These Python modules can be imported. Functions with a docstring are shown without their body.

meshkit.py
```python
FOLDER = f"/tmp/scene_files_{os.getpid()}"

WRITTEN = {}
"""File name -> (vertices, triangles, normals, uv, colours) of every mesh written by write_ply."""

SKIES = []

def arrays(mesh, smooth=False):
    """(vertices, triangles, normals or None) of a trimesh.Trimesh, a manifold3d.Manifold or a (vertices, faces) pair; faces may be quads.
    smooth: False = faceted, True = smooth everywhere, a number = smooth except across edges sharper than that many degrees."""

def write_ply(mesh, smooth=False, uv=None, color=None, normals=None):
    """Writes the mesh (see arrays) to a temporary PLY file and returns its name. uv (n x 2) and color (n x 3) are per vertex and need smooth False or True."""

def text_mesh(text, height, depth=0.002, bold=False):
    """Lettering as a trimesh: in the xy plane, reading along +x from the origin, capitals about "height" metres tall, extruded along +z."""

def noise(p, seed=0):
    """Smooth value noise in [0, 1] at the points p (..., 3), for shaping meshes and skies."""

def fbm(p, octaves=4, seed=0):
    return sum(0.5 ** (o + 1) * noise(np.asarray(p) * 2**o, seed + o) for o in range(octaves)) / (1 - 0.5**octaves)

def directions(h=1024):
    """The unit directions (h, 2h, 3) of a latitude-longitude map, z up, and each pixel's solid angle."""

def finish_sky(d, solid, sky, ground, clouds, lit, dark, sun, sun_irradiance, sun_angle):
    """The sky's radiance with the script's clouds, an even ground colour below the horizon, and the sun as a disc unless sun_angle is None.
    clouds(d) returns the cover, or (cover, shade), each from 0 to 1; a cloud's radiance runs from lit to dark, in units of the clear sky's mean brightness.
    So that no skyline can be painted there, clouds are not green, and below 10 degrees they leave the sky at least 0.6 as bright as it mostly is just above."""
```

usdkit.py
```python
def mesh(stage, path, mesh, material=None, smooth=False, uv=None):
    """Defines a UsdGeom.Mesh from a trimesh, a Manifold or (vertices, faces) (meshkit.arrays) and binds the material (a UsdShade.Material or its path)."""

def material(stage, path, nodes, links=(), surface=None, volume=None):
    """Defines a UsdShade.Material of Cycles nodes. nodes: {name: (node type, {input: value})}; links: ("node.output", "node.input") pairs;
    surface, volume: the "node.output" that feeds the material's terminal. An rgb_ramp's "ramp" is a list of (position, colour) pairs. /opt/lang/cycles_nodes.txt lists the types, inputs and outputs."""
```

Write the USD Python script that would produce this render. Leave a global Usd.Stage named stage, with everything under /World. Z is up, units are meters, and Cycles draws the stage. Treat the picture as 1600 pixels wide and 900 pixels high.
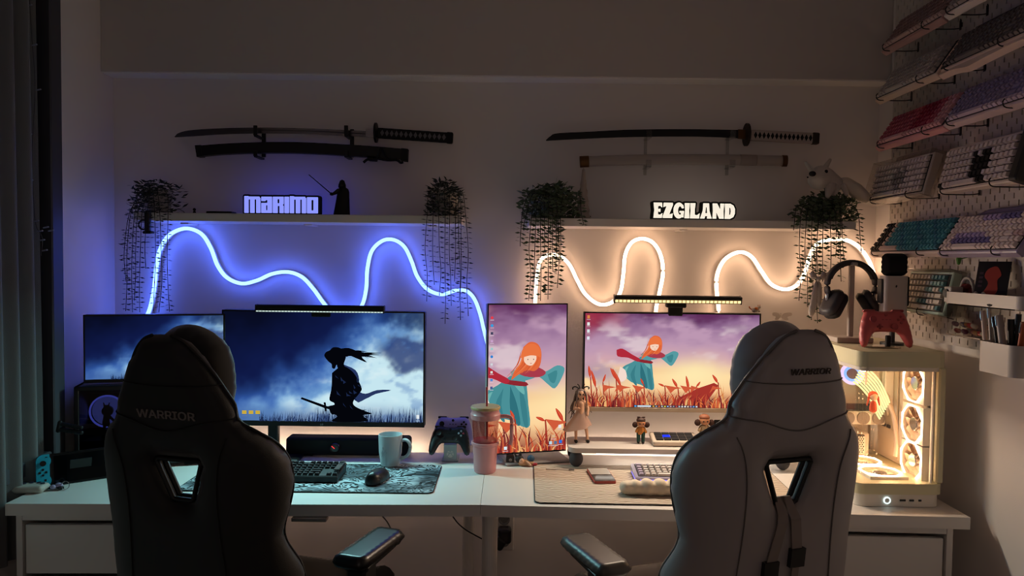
import math, random
import numpy as np, trimesh, shapely, usdkit, meshkit
from shapely.geometry import Polygon, Point, LineString, box as sbox
from shapely.ops import unary_union
from shapely import affinity
from scipy.spatial import Delaunay
from trimesh.transformations import rotation_matrix as rotm, translation_matrix as tram
from pxr import Usd, UsdGeom, UsdLux, UsdShade, Gf, Sdf, Vt
random.seed(7); RNG = np.random.default_rng(7)
stage = Usd.Stage.CreateInMemory()
UsdGeom.SetStageUpAxis(stage, 'Z'); UsdGeom.SetStageMetersPerUnit(stage, 1.0)
UsdGeom.Xform.Define(stage, '/World'); UsdGeom.Scope.Define(stage, '/World/Looks')

# ------------------------------------------------------------------ camera, exposure, light levels
F, PITCH, ROLL, EYE = 1150.0, math.radians(2.1), 0.0115, np.array([0, 0, 1.46])
fw = np.array([0, math.cos(PITCH), -math.sin(PITCH)]); r0 = np.array([1.0, 0, 0]); u0 = np.array([0, math.sin(PITCH), math.cos(PITCH)])
RT = math.cos(ROLL)*r0 + math.sin(ROLL)*u0; UP = -math.sin(ROLL)*r0 + math.cos(ROLL)*u0
cam = UsdGeom.Camera.Define(stage, '/World/camera')
cam.CreateHorizontalApertureAttr(36.0); cam.CreateVerticalApertureAttr(20.25); cam.CreateFocalLengthAttr(36.0*F/1600)
cam.CreateClippingRangeAttr((0.05, 100)); cam.CreateExposureAttr(0.0)
cam.AddTransformOp().Set(Gf.Matrix4d(*RT, 0, *UP, 0, *(-fw), 0, *EYE, 1))
BLUE_ROPE, WARM_ROPE = 9.5, 6.8       # neon flex radiance
BAR_COOL, BAR_WARM = 5.0, 4.6          # light bars over the desks
STRIP, STRIP_R = 26.0, 19.0                            # strips on the wall behind the desks
SCREEN = 1.0
ADDED_FILL = 0.12                            # added fill light, let in by an opening made behind the viewer

def lamp_rect(name, loc, w, h, col, power, rot=(0, 0, 0)):
    L = UsdLux.RectLight.Define(stage, name)
    L.CreateWidthAttr(w); L.CreateHeightAttr(h); L.CreateColorAttr(Gf.Vec3f(*col)); L.CreateIntensityAttr(power)
    L.AddTranslateOp().Set(Gf.Vec3d(*map(float, loc))); L.AddRotateXYZOp().Set(Gf.Vec3f(*rot)); return L
# uniform dome added as fill, entering only by the opening in the rear wall
dome = UsdLux.DomeLight.Define(stage, '/World/added_fill_light'); dome.CreateColorAttr(Gf.Vec3f(1.0, .80, .70)); dome.CreateIntensityAttr(ADDED_FILL)

# ------------------------------------------------------------------ pixel rays -> points of the room
def ray(px, py): return fw + RT*((px-800)/F) + UP*((450-py)/F)
def aty(px, py, Y): d = ray(px, py); return EYE + d*(Y-EYE[1])/d[1]
def atz(px, py, Z): d = ray(px, py); return EYE + d*(Z-EYE[2])/d[2]
def atx(px, py, X): d = ray(px, py); return EYE + d*(X-EYE[0])/d[0]

# ------------------------------------------------------------------ materials
def lin(c):
    if isinstance(c, str): c = [int(c[i:i+2], 16)/255 for i in (1, 3, 5)]
    return tuple(x/12.92 if x <= .04045 else ((x+.055)/1.055)**2.4 for x in c)
LOOKS = {}
def M(name, col, rough=.5, metal=0, bump=0, bscale=200, var=0, vscale=20, **kw):
    if name in LOOKS: return LOOKS[name]
    c = lin(col); n = {'p': ('principled_bsdf', {'base_color': c, 'roughness': rough, 'metallic': metal, **kw})}; l = []
    if bump or var: n['tc'] = ('texture_coordinate', {})
    if bump:
        n['nz'] = ('noise_texture', {'scale': bscale, 'detail': 3.0}); n['b'] = ('bump', {'strength': bump, 'distance': .002})
        l += [('tc.object', 'nz.vector'), ('nz.fac', 'b.height'), ('b.normal', 'p.normal')]
    if var:
        n['n2'] = ('noise_texture', {'scale': vscale, 'detail': 4.0}); n['r'] = ('rgb_ramp', {'ramp': [(.3, tuple(x*(1-var) for x in c)), (.7, tuple(min(1, x*(1+var)) for x in c))]})
        l += [('tc.object', 'n2.vector'), ('n2.fac', 'r.fac'), ('r.color', 'p.base_color')]
    LOOKS[name] = usdkit.material(stage, '/World/Looks/'+name, n, l, surface='p.BSDF'); return LOOKS[name]
def E(name, col, strength):
    if name in LOOKS: return LOOKS[name]
    LOOKS[name] = usdkit.material(stage, '/World/Looks/'+name, {'e': ('emission', {'color': lin(col), 'strength': strength})}, surface='e.emission'); return LOOKS[name]
def glassy(name, tint='#ffffff', ior=1.45, rough=0.02):
    LOOKS[name] = usdkit.material(stage, '/World/Looks/'+name, {'t': ('transparent_bsdf', {'color': lin(tint)}), 'g': ('glossy_bsdf', {'color': (1, 1, 1), 'roughness': rough}), 'w': ('layer_weight', {'blend': .5}), 'q': ('math', {'math_type': 'power', 'value2': 5.0}), 'f': ('math', {'math_type': 'multiply_add', 'value2': .9, 'value3': ((ior-1)/(ior+1))**2}), 'm': ('mix_closure', {})},
        [('w.facing', 'q.value1'), ('q.value', 'f.value1'), ('f.value', 'm.fac'), ('t.BSDF', 'm.closure1'), ('g.BSDF', 'm.closure2')], surface='m.closure'); return LOOKS[name]
LOOKS['screen_glow'] = usdkit.material(stage, '/World/Looks/screen_glow', {'a': ('attribute', {'attribute': 'displayColor'}), 'e': ('emission', {'strength': SCREEN})}, [('a.color', 'e.color')], surface='e.emission')
LOOKS['printed'] = usdkit.material(stage, '/World/Looks/printed', {'a': ('attribute', {'attribute': 'displayColor'}), 'p': ('principled_bsdf', {'roughness': .6})}, [('a.color', 'p.base_color')], surface='p.BSDF')
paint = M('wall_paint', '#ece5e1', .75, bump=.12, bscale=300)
paint_beam_shaded = M('beam_paint_shaded', '#cdc4c0', .75, bump=.12, bscale=300)  # darker than the walls: shade painted into the beam face
white = M('white_laminate', '#e2ddd8', .38)
whitep = M('white_plastic', '#dcd6d2', .45)
cream = M('cream_plastic', '#d8d2ae', .45)
black = M('black_plastic', '#0c0c0e', .4)
blackm = M('black_matte', '#0a0a0b', .75)
dgrey = M('dark_grey_plastic', '#2b2b2e', .5)
grey = M('grey_plastic', '#7d7b7c', .5)
chrome = M('polished_steel', '#b9b9bd', .18, 1)
brass = M('antique_brass', '#6b4b2c', .4, .8)
pane = glassy('clear_glass'); acrylic = glassy('clear_acrylic', '#f2f2f0', 1.5, .08); tinted = glassy('smoked_glass', '#9c9ca6')
leafm = M('leaf_green', '#5b6c52', .55, var=.45, vscale=60)
leafd = M('dark_leaf', '#343d3b', .65, var=.4, vscale=60)
stemm = M('stem_green', '#2a3028', .7)

# ------------------------------------------------------------------ mesh helpers
def tm(v, f): return trimesh.Trimesh(np.asarray(v, float), np.asarray(f, int), process=False)
def cat(*ms):
    fl = []
    for m in ms: fl += list(m) if isinstance(m, (list, tuple)) else [m]
    return trimesh.util.concatenate(fl) if len(fl) > 1 else fl[0]
def mv(m, x=0, y=0, z=0): m = m.copy(); m.apply_translation([x, y, z]); return m
def rot(m, deg, ax, about=(0, 0, 0)): m = m.copy(); m.apply_transform(rotm(math.radians(deg), ax, about)); return m
X_, Y_, Z_ = (1, 0, 0), (0, 1, 0), (0, 0, 1)
def bx(c, s, ch=0.0):
    """box of centre c and size s; ch chamfers its edges"""
    s = np.asarray(s, float)/2
    if ch <= 0: m = trimesh.creation.box(2*s); m.apply_translation(c); return m
    ch = min(ch, .9*s.min()); p = []
    for a in (-1, 1):
        for b in (-1, 1):
            for d in (-1, 1):
                k = np.array([a, b, d])
                for q in range(3):
                    e = np.full(3, ch); e[q] = 0; p.append(k*(s-e))
    m = trimesh.convex.convex_hull(np.array(p)); m.apply_translation(c); return m
def rbx(c, s, r, k=1):
    s = np.asarray(s, float)/2-r; b = trimesh.creation.icosphere(k, r).vertices
    p = [b+np.array([i, j, l])*s for i in (-1, 1) for j in (-1, 1) for l in (-1, 1)]
    m = trimesh.convex.convex_hull(np.vstack(p)); m.apply_translation(c); return m
def hull(pts): return trimesh.convex.convex_hull(np.vstack([trimesh.creation.icosphere(1, p[3]).vertices+np.array(p[:3]) for p in pts]))
def sph(c, r, k=2):
    m = trimesh.creation.icosphere(k, 1.0); m.vertices = m.vertices*np.broadcast_to(r, 3)+np.asarray(c); return m
def lathe(prof, n=28, c=(0, 0, 0)):
    m = trimesh.creation.revolve(np.array(prof, float), sections=n)
    if m.is_watertight and m.volume < 0: m.invert()
    m.apply_translation(c); return m
def spl(p, m=8):
    p = np.asarray(p, float); q = np.vstack([2*p[0]-p[1], p, 2*p[-1]-p[-2]]); out = []
    for i in range(1, len(q)-2):
        a, b, c, d = q[i-1:i+3]
        for t in np.linspace(0, 1, m, endpoint=False):
            out.append(.5*((2*b)+(c-a)*t+(2*a-5*b+4*c-d)*t*t+(3*b-a-3*c+d)*t**3))
    return np.array(out+[p[-1]])
def tube(p, r, n=8, flat=None):
    """round tube along p; r may vary along it"""
    p = np.asarray(p, float); t = np.gradient(p, axis=0); t /= np.linalg.norm(t, axis=1)[:, None]+1e-12
    ref = np.array([0, 0, 1.0]) if abs(t[:, 2]).mean() < .8 else np.array([0, 1.0, 0])
    a = np.cross(t, ref); a /= np.linalg.norm(a, axis=1)[:, None]+1e-12; b = np.cross(t, a)
    r = np.broadcast_to(np.asarray(r, float), (len(p),)); g = np.arange(n)*2*np.pi/n
    v = p[:, None]+r[:, None, None]*(np.cos(g)[None, :, None]*a[:, None]*(flat or 1)+np.sin(g)[None, :, None]*b[:, None])
    f = []
    for i in range(len(p)-1):
        for j in range(n):
            k = (j+1) % n; f += [[i*n+j, (i+1)*n+k, i*n+k], [i*n+j, (i+1)*n+j, (i+1)*n+k]]
    v = np.vstack([v.reshape(-1, 3), p[:1], p[-1:]]); e = len(p)*n
    for j in range(n):
        k = (j+1) % n; f += [[e, j, k], [e+1, (len(p)-1)*n+k, (len(p)-1)*n+j]]
    m = tm(v, f)
    if m.volume < 0: m.invert()
    return m
def cyl(a, b, r, r1=None, n=20):
    a, b = np.asarray(a, float), np.asarray(b, float); d = b-a; L = np.linalg.norm(d)
    m = lathe([(0, 0), (r, 0), (r if r1 is None else r1, L), (0, L)], n)
    m.apply_transform(trimesh.geometry.align_vectors([0, 0, 1], d/L)); m.apply_translation(a); return m
def polys(g): return [q for q in getattr(g, 'geoms', [g]) if q.geom_type == 'Polygon' and q.area > 1e-12]
def prism(g, t, y=0.0):
    """a shape drawn in x,z stands at depth y facing the viewer; t is its thickness towards the viewer"""
    m = cat([trimesh.creation.extrude_polygon(q, t, engine='earcut') for q in polys(g)])
    v = m.vertices.copy(); m.vertices = np.c_[v[:, 0], y-v[:, 2], v[:, 1]]; return m
def slab(g, t, z=0.0):
    return mv(cat([trimesh.creation.extrude_polygon(q, t, engine='earcut') for q in polys(g)]), 0, 0, z)
def pillow(g, t, r, res, bend=None, back=None):
    """a cushion: outline g, half thickness t reached r inside the edge (back: half thickness of the rear side)"""
    P, FC, n0 = [], [], 0
    for q in polys(g):
        pts = []
        for ring in [q.exterior, *q.interiors]:
            k = max(6, int(ring.length/res)); pts += [ring.interpolate(i/k, normalized=True).coords[0] for i in range(k)]
        nb = len(pts); x0, y0, x1, y1 = q.bounds
        gx, gy = np.meshgrid(np.arange(x0+res/2, x1, res), np.arange(y0+res/2, y1, res)); gx = gx+(np.arange(len(gx))[:, None] % 2)*res*.5
        ins = shapely.contains_xy(q.buffer(-.55*res), gx.ravel(), gy.ravel())
        p = np.vstack([pts, np.c_[gx.ravel(), gy.ravel()][ins]]) if ins.any() else np.array(pts)
        tri = Delaunay(p).simplices; c = p[tri].mean(1); tri = tri[shapely.contains_xy(q, c[:, 0], c[:, 1])]
        a = p[tri]; s = (a[:, 1, 0]-a[:, 0, 0])*(a[:, 2, 1]-a[:, 0, 1])-(a[:, 1, 1]-a[:, 0, 1])*(a[:, 2, 0]-a[:, 0, 0])
        tri = tri[abs(s) > 1e-10]; s = s[abs(s) > 1e-10]; tri[s < 0] = tri[s < 0][:, ::-1]
        d = shapely.distance(q.boundary, shapely.points(p)); d[:nb] = 0
        h = np.sqrt(np.clip(1-(1-np.clip(d/r, 0, 1))**2, 0, 1))
        idx = np.arange(len(p)); idx2 = np.where(idx < nb, idx, idx+len(p)-nb)
        V = np.vstack([np.c_[p, h*t], np.c_[p, -h*(t if back is None else back)][nb:]])
        P.append(V); FC.append(np.vstack([tri, idx2[tri][:, ::-1]])+n0); n0 += len(V)
    V = np.vstack(P)
    if bend is not None: V = bend(V)
    return tm(V, np.vstack(FC))
def up(m):
    """a shape made in x,y with z outwards is stood up: y becomes z, outwards becomes -y (towards the viewer)"""
    m = m.copy(); v = m.vertices.copy(); m.vertices = np.c_[v[:, 0], -v[:, 2], v[:, 1]]; return m
def text(s, h, depth=.001, bold=True): return meshkit.text_mesh(s, h, depth, bold)

# ------------------------------------------------------------------ things and parts
USED = {}
def free(parent, name):
    k = (parent, name); USED[k] = USED.get(k, -1)+1
    return f'{parent}/{name}' + (f'_{USED[k]:03d}' if USED[k] else '')
def thing(name, label, category, loc=(0, 0, 0), rz=0, group=None, kind=None, rx=0, ry=0):
    x = UsdGeom.Xform.Define(stage, free('/World', name)); x.AddTranslateOp().Set(Gf.Vec3d(*map(float, loc)))
    if rx or ry: x.AddRotateXYZOp().Set(Gf.Vec3f(rx, ry, rz))
    elif rz: x.AddRotateZOp().Set(rz)
    p = x.GetPrim()
    for k, v in (('label', label), ('category', category), ('group', group), ('kind', kind)):
        if v: p.SetCustomDataByKey(k, v)
    return p
def part(name, mesh, mat, parent, label=None, smooth=False, kind=None):
    if isinstance(mesh, (list, tuple)): mesh = cat(mesh)
    q = usdkit.mesh(stage, free(str(parent.GetPath()), name), mesh, mat, smooth=smooth).GetPrim()
    if label: q.SetCustomDataByKey('label', label)
    if kind: q.SetCustomDataByKey('kind', kind)
    return q
def solo(name, mesh, mat, label, category, smooth=False, group=None, kind=None):
    if isinstance(mesh, (list, tuple)): mesh = cat(mesh)
    q = usdkit.mesh(stage, free('/World', name), mesh, mat, smooth=smooth).GetPrim()
    for k, v in (('label', label), ('category', category), ('group', group), ('kind', kind)):
        if v: q.SetCustomDataByKey(k, v)
    return q
def struct(name, mesh, mat, label, category='wall'):
    if isinstance(mesh, (list, tuple)): mesh = cat(mesh)
    q = usdkit.mesh(stage, '/World/'+name, mesh, mat).GetPrim()
    for k, v in (('label', label), ('category', category), ('kind', 'structure')): q.SetCustomDataByKey(k, v)
    return q
def colored(name, v, f, c, look, parent):
    q = usdkit.mesh(stage, free(str(parent.GetPath()), name), (v, f), LOOKS[look])
    UsdGeom.PrimvarsAPI(q).CreatePrimvar('displayColor', Sdf.ValueTypeNames.Color3fArray, 'vertex').Set(Vt.Vec3fArray.FromNumpy(np.clip(np.asarray(c), 0, None).astype(np.float32)))
    return q.GetPrim()

# ------------------------------------------------------------------ the room
WY, CEIL, ZD = 2.80, 2.72, 0.74     # back wall, left wall, right wall, ceiling, desk top
BKY = -1.9; LX, RX = aty(178.5, 320, WY)[0], aty(1368.5, 350, WY)[0]; BMY = WY-.085
struct('floor', bx((0, .4, -.05), (3.4, 5.0, .1)), M('floor_wood', '#5b4636', .55, var=.25, vscale=5), 'brown wooden floor below the desks', 'floor')
struct('ceiling', bx((0, .4, CEIL+.05), (3.4, 5.0, .1)), paint, 'plain painted ceiling above the frame', 'ceiling')
struct('wall_back', bx((0, WY+.06, CEIL/2), (3.4, .12, CEIL)), paint, 'smooth painted wall behind both desks carrying the shelves and swords')
struct('wall_right', bx((RX+.06, .4, CEIL/2), (.12, 4.9, CEIL)), paint, 'painted side wall behind the pegboard at the right')
WJ, WS, WT = atx(86.5, 300, LX)[1], .77, 2.60       # window jamb, sill and head
struct('wall_left', [bx((LX-.08, (WJ+WY)/2, CEIL/2), (.16, WY-WJ, CEIL)), bx((LX-.08, (.9+WJ)/2, WS/2), (.16, WJ-.9, WS)), bx((LX-.08, (.9+WJ)/2, (WT+CEIL)/2), (.16, WJ-.9, CEIL-WT)), bx((LX-.08, (BKY+.9)/2, CEIL/2), (.16, .9-BKY, CEIL))], paint, 'painted side wall between the back corner and the window at the left')
struct('wall_behind', [bx((-1.15, BKY-.06, CEIL/2), (1.1, .12, CEIL)), bx((1.15, BKY-.06, CEIL/2), (1.1, .12, CEIL)), bx((0, BKY-.06, 2.43), (1.2, .12, .58))], paint, 'plain painted wall behind the viewer with an opening added for fill light')  # gap made in this unseen wall so the fill dome shines in
bt = aty(800, 118.5, BMY)[2]
struct('trim_1', bx(((LX+RX)/2, (BMY+WY)/2, (bt+CEIL)/2), (RX-LX, WY-BMY, CEIL-bt), .002), paint_beam_shaded, 'boxed ceiling beam running across the top of the back wall', 'beam')
struct('trim_2', bx(((LX+RX)/2, (BMY+WY)/2+.002, bt-.002), (RX-LX-.002, WY-BMY-.004, .004)), M('painted_light_white', '#f6f2ee', .6), 'thin added white strip painting light onto the ceiling beam underside', 'trim')  # whiter strip added so the beam underside looks lit from below
w = thing('window_1', 'dark framed night window beside the left curtain', 'window', (LX, 0, 0), kind='structure')
wf = M('window_frame_dark', '#45454c', .5)
part('window_frame', [bx((-.055, WJ-.02, (WS+WT)/2), (.15, .06, WT-WS), .004), bx((-.055, .95, (WS+WT)/2), (.15, .06, WT-WS), .004), bx((-.055, (WJ+.92)/2, WS+.025), (.13, WJ-.98, .05), .004), bx((-.055, (WJ+.92)/2, WT-.025), (.13, WJ-.98, .05), .004)], wf, w)
part('pane', bx((-.08, (WJ+.95)/2, (WS+WT)/2), (.006, WJ-1.0, WT-WS-.08)), tinted, w)
part('dome_blocker', bx((-.12, (WJ+.9)/2, (WS+WT)/2), (.012, WJ-.9, WT-WS)), M('dome_blocker_dark', '#3a3a42', .9), w)  # opaque sheet added behind the pane to keep the fill dome out

# ------------------------------------------------------------------ curtain and its string of lights
def curtain():
    n = 90; s = np.linspace(0, 1, n); y = 2.05+s*(2.318-2.05); x = -1.497+.018*np.sin(s*2*np.pi*4.0+.6)+.005*np.sin(s*17)
    zs = np.linspace(ZD-.2, 2.62, 14); V, Fc = [], []
    for k, z in enumerate(zs):
        a = 1-.25*(k/13); V.append(np.c_[-1.497+(x+1.497)*a, y+.012*(1-k/13)*1.5, np.full(n, z)])
    V = np.vstack(V)
    for k in range(13):
        for i in range(n-1): p = k*n+i; Fc += [[p, p+1, p+n+1], [p, p+n+1, p+n]]
    m = tm(V, Fc); b = m.copy(); b.vertices = b.vertices-[.004, 0, 0]; b.invert(); return cat(m, b)
t = thing('curtain', 'dark grey floor length curtain hanging in folds at the left edge', 'curtain')
part('drape', curtain(), M('curtain_cloth', '#6d6f70', .9, bump=.4, bscale=900, sheen_weight=.2), t, smooth=True)
part('rail', cyl((-1.497, 1.95, 2.66), (-1.497, 2.36, 2.66), .012), blackm, t)
part('ring', [lathe([(.012, -.004), (.02, -.004), (.02, .004), (.012, .004), (.012, -.004)], 16, (-1.497, yy, 2.63)) for yy in np.linspace(2.07, 2.30, 6)], blackm, t, kind='stuff')
t = thing('string_light', 'thin unlit string of tiny bulbs hanging in the dark window', 'string light')
pts = spl([aty(x, y, 2.30) for x, y in ((45, -20), (50, 60), (55, 140), (50, 240), (52, 300), (56, 350), (66, 372), (64, 400))], 6)
part('wire', tube(pts, .0011, 5), M('clear_wire', '#4b4c50', .3), t)
for x, y in ((46, 9), (54, 71), (60, 141), (46, 211), (48, 283), (57, 346), (63, 362), (72, 356), (80, 361), (66, 376), (70, 392)):
    p = aty(x, y, 2.30); part('bulb', hull([(p[0]-.008, p[1], p[2], .0022), (p[0]+.006, p[1], p[2]+.003, .0028)]), M('bulb_glass', '#8f93a2', .15), t)

# ------------------------------------------------------------------ desks
def desk(label, p0, p1, q1, q0):
    p0, p1 = np.array(p0), np.array(p1); L = p1[0]-p0[0]
    t = thing('desk', label, 'desk', (p0[0], p0[1], 0))
    part('tabletop', slab(Polygon([np.array(q)-p0 for q in (p0, p1, q1, q0)]), .035, ZD-.035), white, t); return t, L
dl, L1 = desk('white desk under the large monitor and black keyboard, left half of the pair', (-1.462, 2.108), (-.0865, 2.146), (-.0865, 2.735), (-1.462, 2.71))
dr, L2 = desk('white desk under the pale keyboard and white computer, right half of the pair', (-.0855, 2.146), (1.322, 2.085), (1.33, 2.69), (-.0855, 2.735))
leg = lambda x, y: cyl((x, y, 0), (x, y, ZD-.036), .0205, n=24)
part('leg', leg(.023, .07), white, dr); part('leg', leg(.023, .48), white, dr)
part('leg', leg(L1-.06, .49), white, dl)
def drawer_unit(label, x0, x1, y0, a):
    t = thing('drawer_unit', label, 'drawer unit', (x0, y0, 0), a); W = x1-x0; H = ZD-.038
    part('carcass', [bx((.009, .25, H/2), (.018, .50, H), .001), bx((W-.009, .25, H/2), (.018, .50, H), .001), bx((W/2, .25, H-.009), (W-.037, .5, .018), .001), bx((W/2, .25, .06), (W-.037, .5, .02), .001), bx((W/2, .49, H/2), (W-.037, .012, H-.05), .001)], white, t)
    hs = [.16, .16, .16, .125]; z = H-.03
    for h in hs:
        f = part('drawer', [bx((W/2, .012, z-h/2+.005), (W-.05, .016, h-.014), .0015), bx((W/2, .24, z-h/2-.01), (W-.06, .42, h-.06), .002)], white, t); z -= h
    return t
drawer_unit('white drawer unit under the white computer at the right desk end', .925, 1.285, 2.118, -2.5)
drawer_unit('white drawer unit under the left desk end beside the curtain', -1.445, -1.085, 2.128, 1.6)
t = thing('cable_tray', 'small pale metal bar slung under the left desk behind the black chair', 'cable tray')
a, b = atz(457, 807, .703), atz(512, 807, .703); part('bar', bx(((a[0]+b[0])/2, a[1], .698), (b[0]-a[0], .03, .012), .002), M('tray_metal', '#a8a29c', .35, .5), t)
for x in (a[0]+.02, b[0]-.02): part('bracket', bx((x, a[1]+.012, .705), (.012, .02, .006)), M('tray_metal', '#a8a29c'), t)
for nm, lab, pp, c in (('cable', 'thin pale cable dangling under the left desk by the black chair', [(597, 806), (606, 817), (612, 832), (612, 850), (606, 862), (588, 872), (577, 885), (566, 895)], '#8b837c'), ('cable', 'black cable drooping under the desk to the white leg', [(706, 805), (716, 818), (728, 828), (740, 835), (753, 842)], '#101010')):
    solo(nm, tube(spl([aty(x, y, 2.45) for x, y in pp], 6), .0022, 6), M('cable_'+c[1:], c, .5), lab, 'cable', True)
t = thing('wall_socket', 'white double wall socket with a black plug beside the desk leg', 'socket')
p = aty(786, 828, WY-.008); part('plate', rbx((p[0], WY-.004, p[2]), (.085, .014, .16), .006), whitep, t)
for dz in (.045, -.04): part('socket_cup', lathe([(.0, .0), (.016, .0), (.016, .008), (.022, .008), (.022, -.004), (0, -.004)], 20).apply_transform(rotm(math.pi/2, X_)).apply_translation((p[0]+.004, WY-.013, p[2]+dz)), grey, t)
part('plug', [rbx((p[0]+.006, WY-.038, p[2]-.008), (.052, .045, .06), .012), rot(rbx((0, 0, 0), (.05, .04, .05), .012), 35, Y_).apply_translation((p[0]-.014, WY-.043, p[2]-.034))], black, t)

# ------------------------------------------------------------------ light strips on the wall behind the desks
for i, (x0, x1, lab) in enumerate(((-1.35, -.12, 'white light strip along the rear edge of the left desk'), (-.06, 1.30, 'white light strip along the rear edge of the right desk'))):
    t = thing('light_strip', lab, 'light strip')
    yb = 2.738 if i else 2.726
    part('channel', bx(((x0+x1)/2, yb, ZD-.020), (x1-x0, .004, .016), .001), whitep, t)
    part('diffuser', bx(((x0+x1)/2, yb+.0035, ZD-.020), (x1-x0-.01, .003, .011)), E('strip_glow_right' if i else 'strip_glow', '#ffdcbc', STRIP_R if i else STRIP), t)

# ------------------------------------------------------------------ floating shelves
SH = .028
def shelf(lab, xl, xr, zt):
    t = thing('wall_shelf', lab, 'shelf'); m = bx(((xl[0]+xr[0])/2, (2.58+WY-.001)/2, zt-SH/2), (xr[0]-xl[0], WY-.001-2.58, SH), .0015)
    part('board', m, white, t)
    for x in np.linspace(xl[0]+.12, xr[0]-.12, 3): part('bracket', bx((x, WY-.045, zt-SH-.003), (.03, .085, .006), .001), white, t)
    return t
zl = (aty(300, 333, 2.58)[2]+aty(700, 337, 2.58)[2])/2; zr = (aty(900, 341.5, 2.58)[2]+aty(1300, 345, 2.58)[2])/2
shelf('white wall shelf above the blue light rope', aty(208, 340, 2.58), aty(721, 340, 2.58), zl)
shelf('white wall shelf above the warm white light rope', aty(826, 346, 2.58), aty(1338, 350, 2.58), zr)

# ------------------------------------------------------------------ neon ropes
def rope(lab, pts, col, strength, look):
    t = thing('neon_rope', lab, 'light rope'); p = spl([aty(x, y, WY-.038) for x, y in pts], 7)
    part('glowing_sleeve', tube(p, .0070, 10), E(look, col, strength), t, smooth=True)
    q = p+np.array([0, .018, 0]); part('backing_channel', tube(q, .0062, 6), whitep, t, smooth=True)
    d = (p[-1]-p[-2]); d /= np.linalg.norm(d); part('end_cap', cyl(p[-1]-d*.004, p[-1]+d*.016, 0.0085), whitep, t)
    d = (p[0]-p[1]); d /= np.linalg.norm(d); part('end_cap', cyl(p[0]-d*.004, p[0]+d*.016, 0.0085), whitep, t)
rope('wavy blue glowing light rope on the wall under the left shelf', [(214, 520), (232, 488), (240, 455), (244, 420), (250, 390), (265, 367), (290, 357), (314, 365), (329, 387), (340, 415), (355, 434), (378, 443), (402, 438), (425, 428), (450, 425), (472, 433), (490, 452), (506, 474), (526, 496), (548, 497), (565, 478), (572, 452), (574, 420), (581, 392), (598, 376), (616, 375), (632, 386), (643, 408), (652, 432), (668, 452), (690, 460), (712, 454), (729, 455), (741, 467), (750, 490), (756, 515), (764, 545), (775, 575)], '#4a6aff', BLUE_ROPE, 'blue_neon')
rope('wavy warm white glowing light rope on the wall under the right shelf', [(836, 520), (836, 490), (837, 455), (840, 425), (846, 405), (860, 398), (876, 401), (890, 414), (902, 438), (915, 460), (935, 475), (955, 473), (969, 457), (974, 428), (977, 398), (987, 379), (1003, 373), (1020, 379), (1032, 398), (1036, 425), (1031, 455), (1025, 485), (1026, 520), (1050, 545), (1085, 545), (1115, 525), (1123, 490), (1120, 455), (1121, 428), (1133, 405), (1155, 394), (1174, 401), (1190, 424), (1205, 444), (1225, 452), (1243, 447), (1256, 430), (1265, 402), (1276, 382), (1300, 374), (1325, 376), (1344, 388), (1358, 408), (1366, 430)], '#ffcda2', WARM_ROPE, 'warm_neon')

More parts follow.
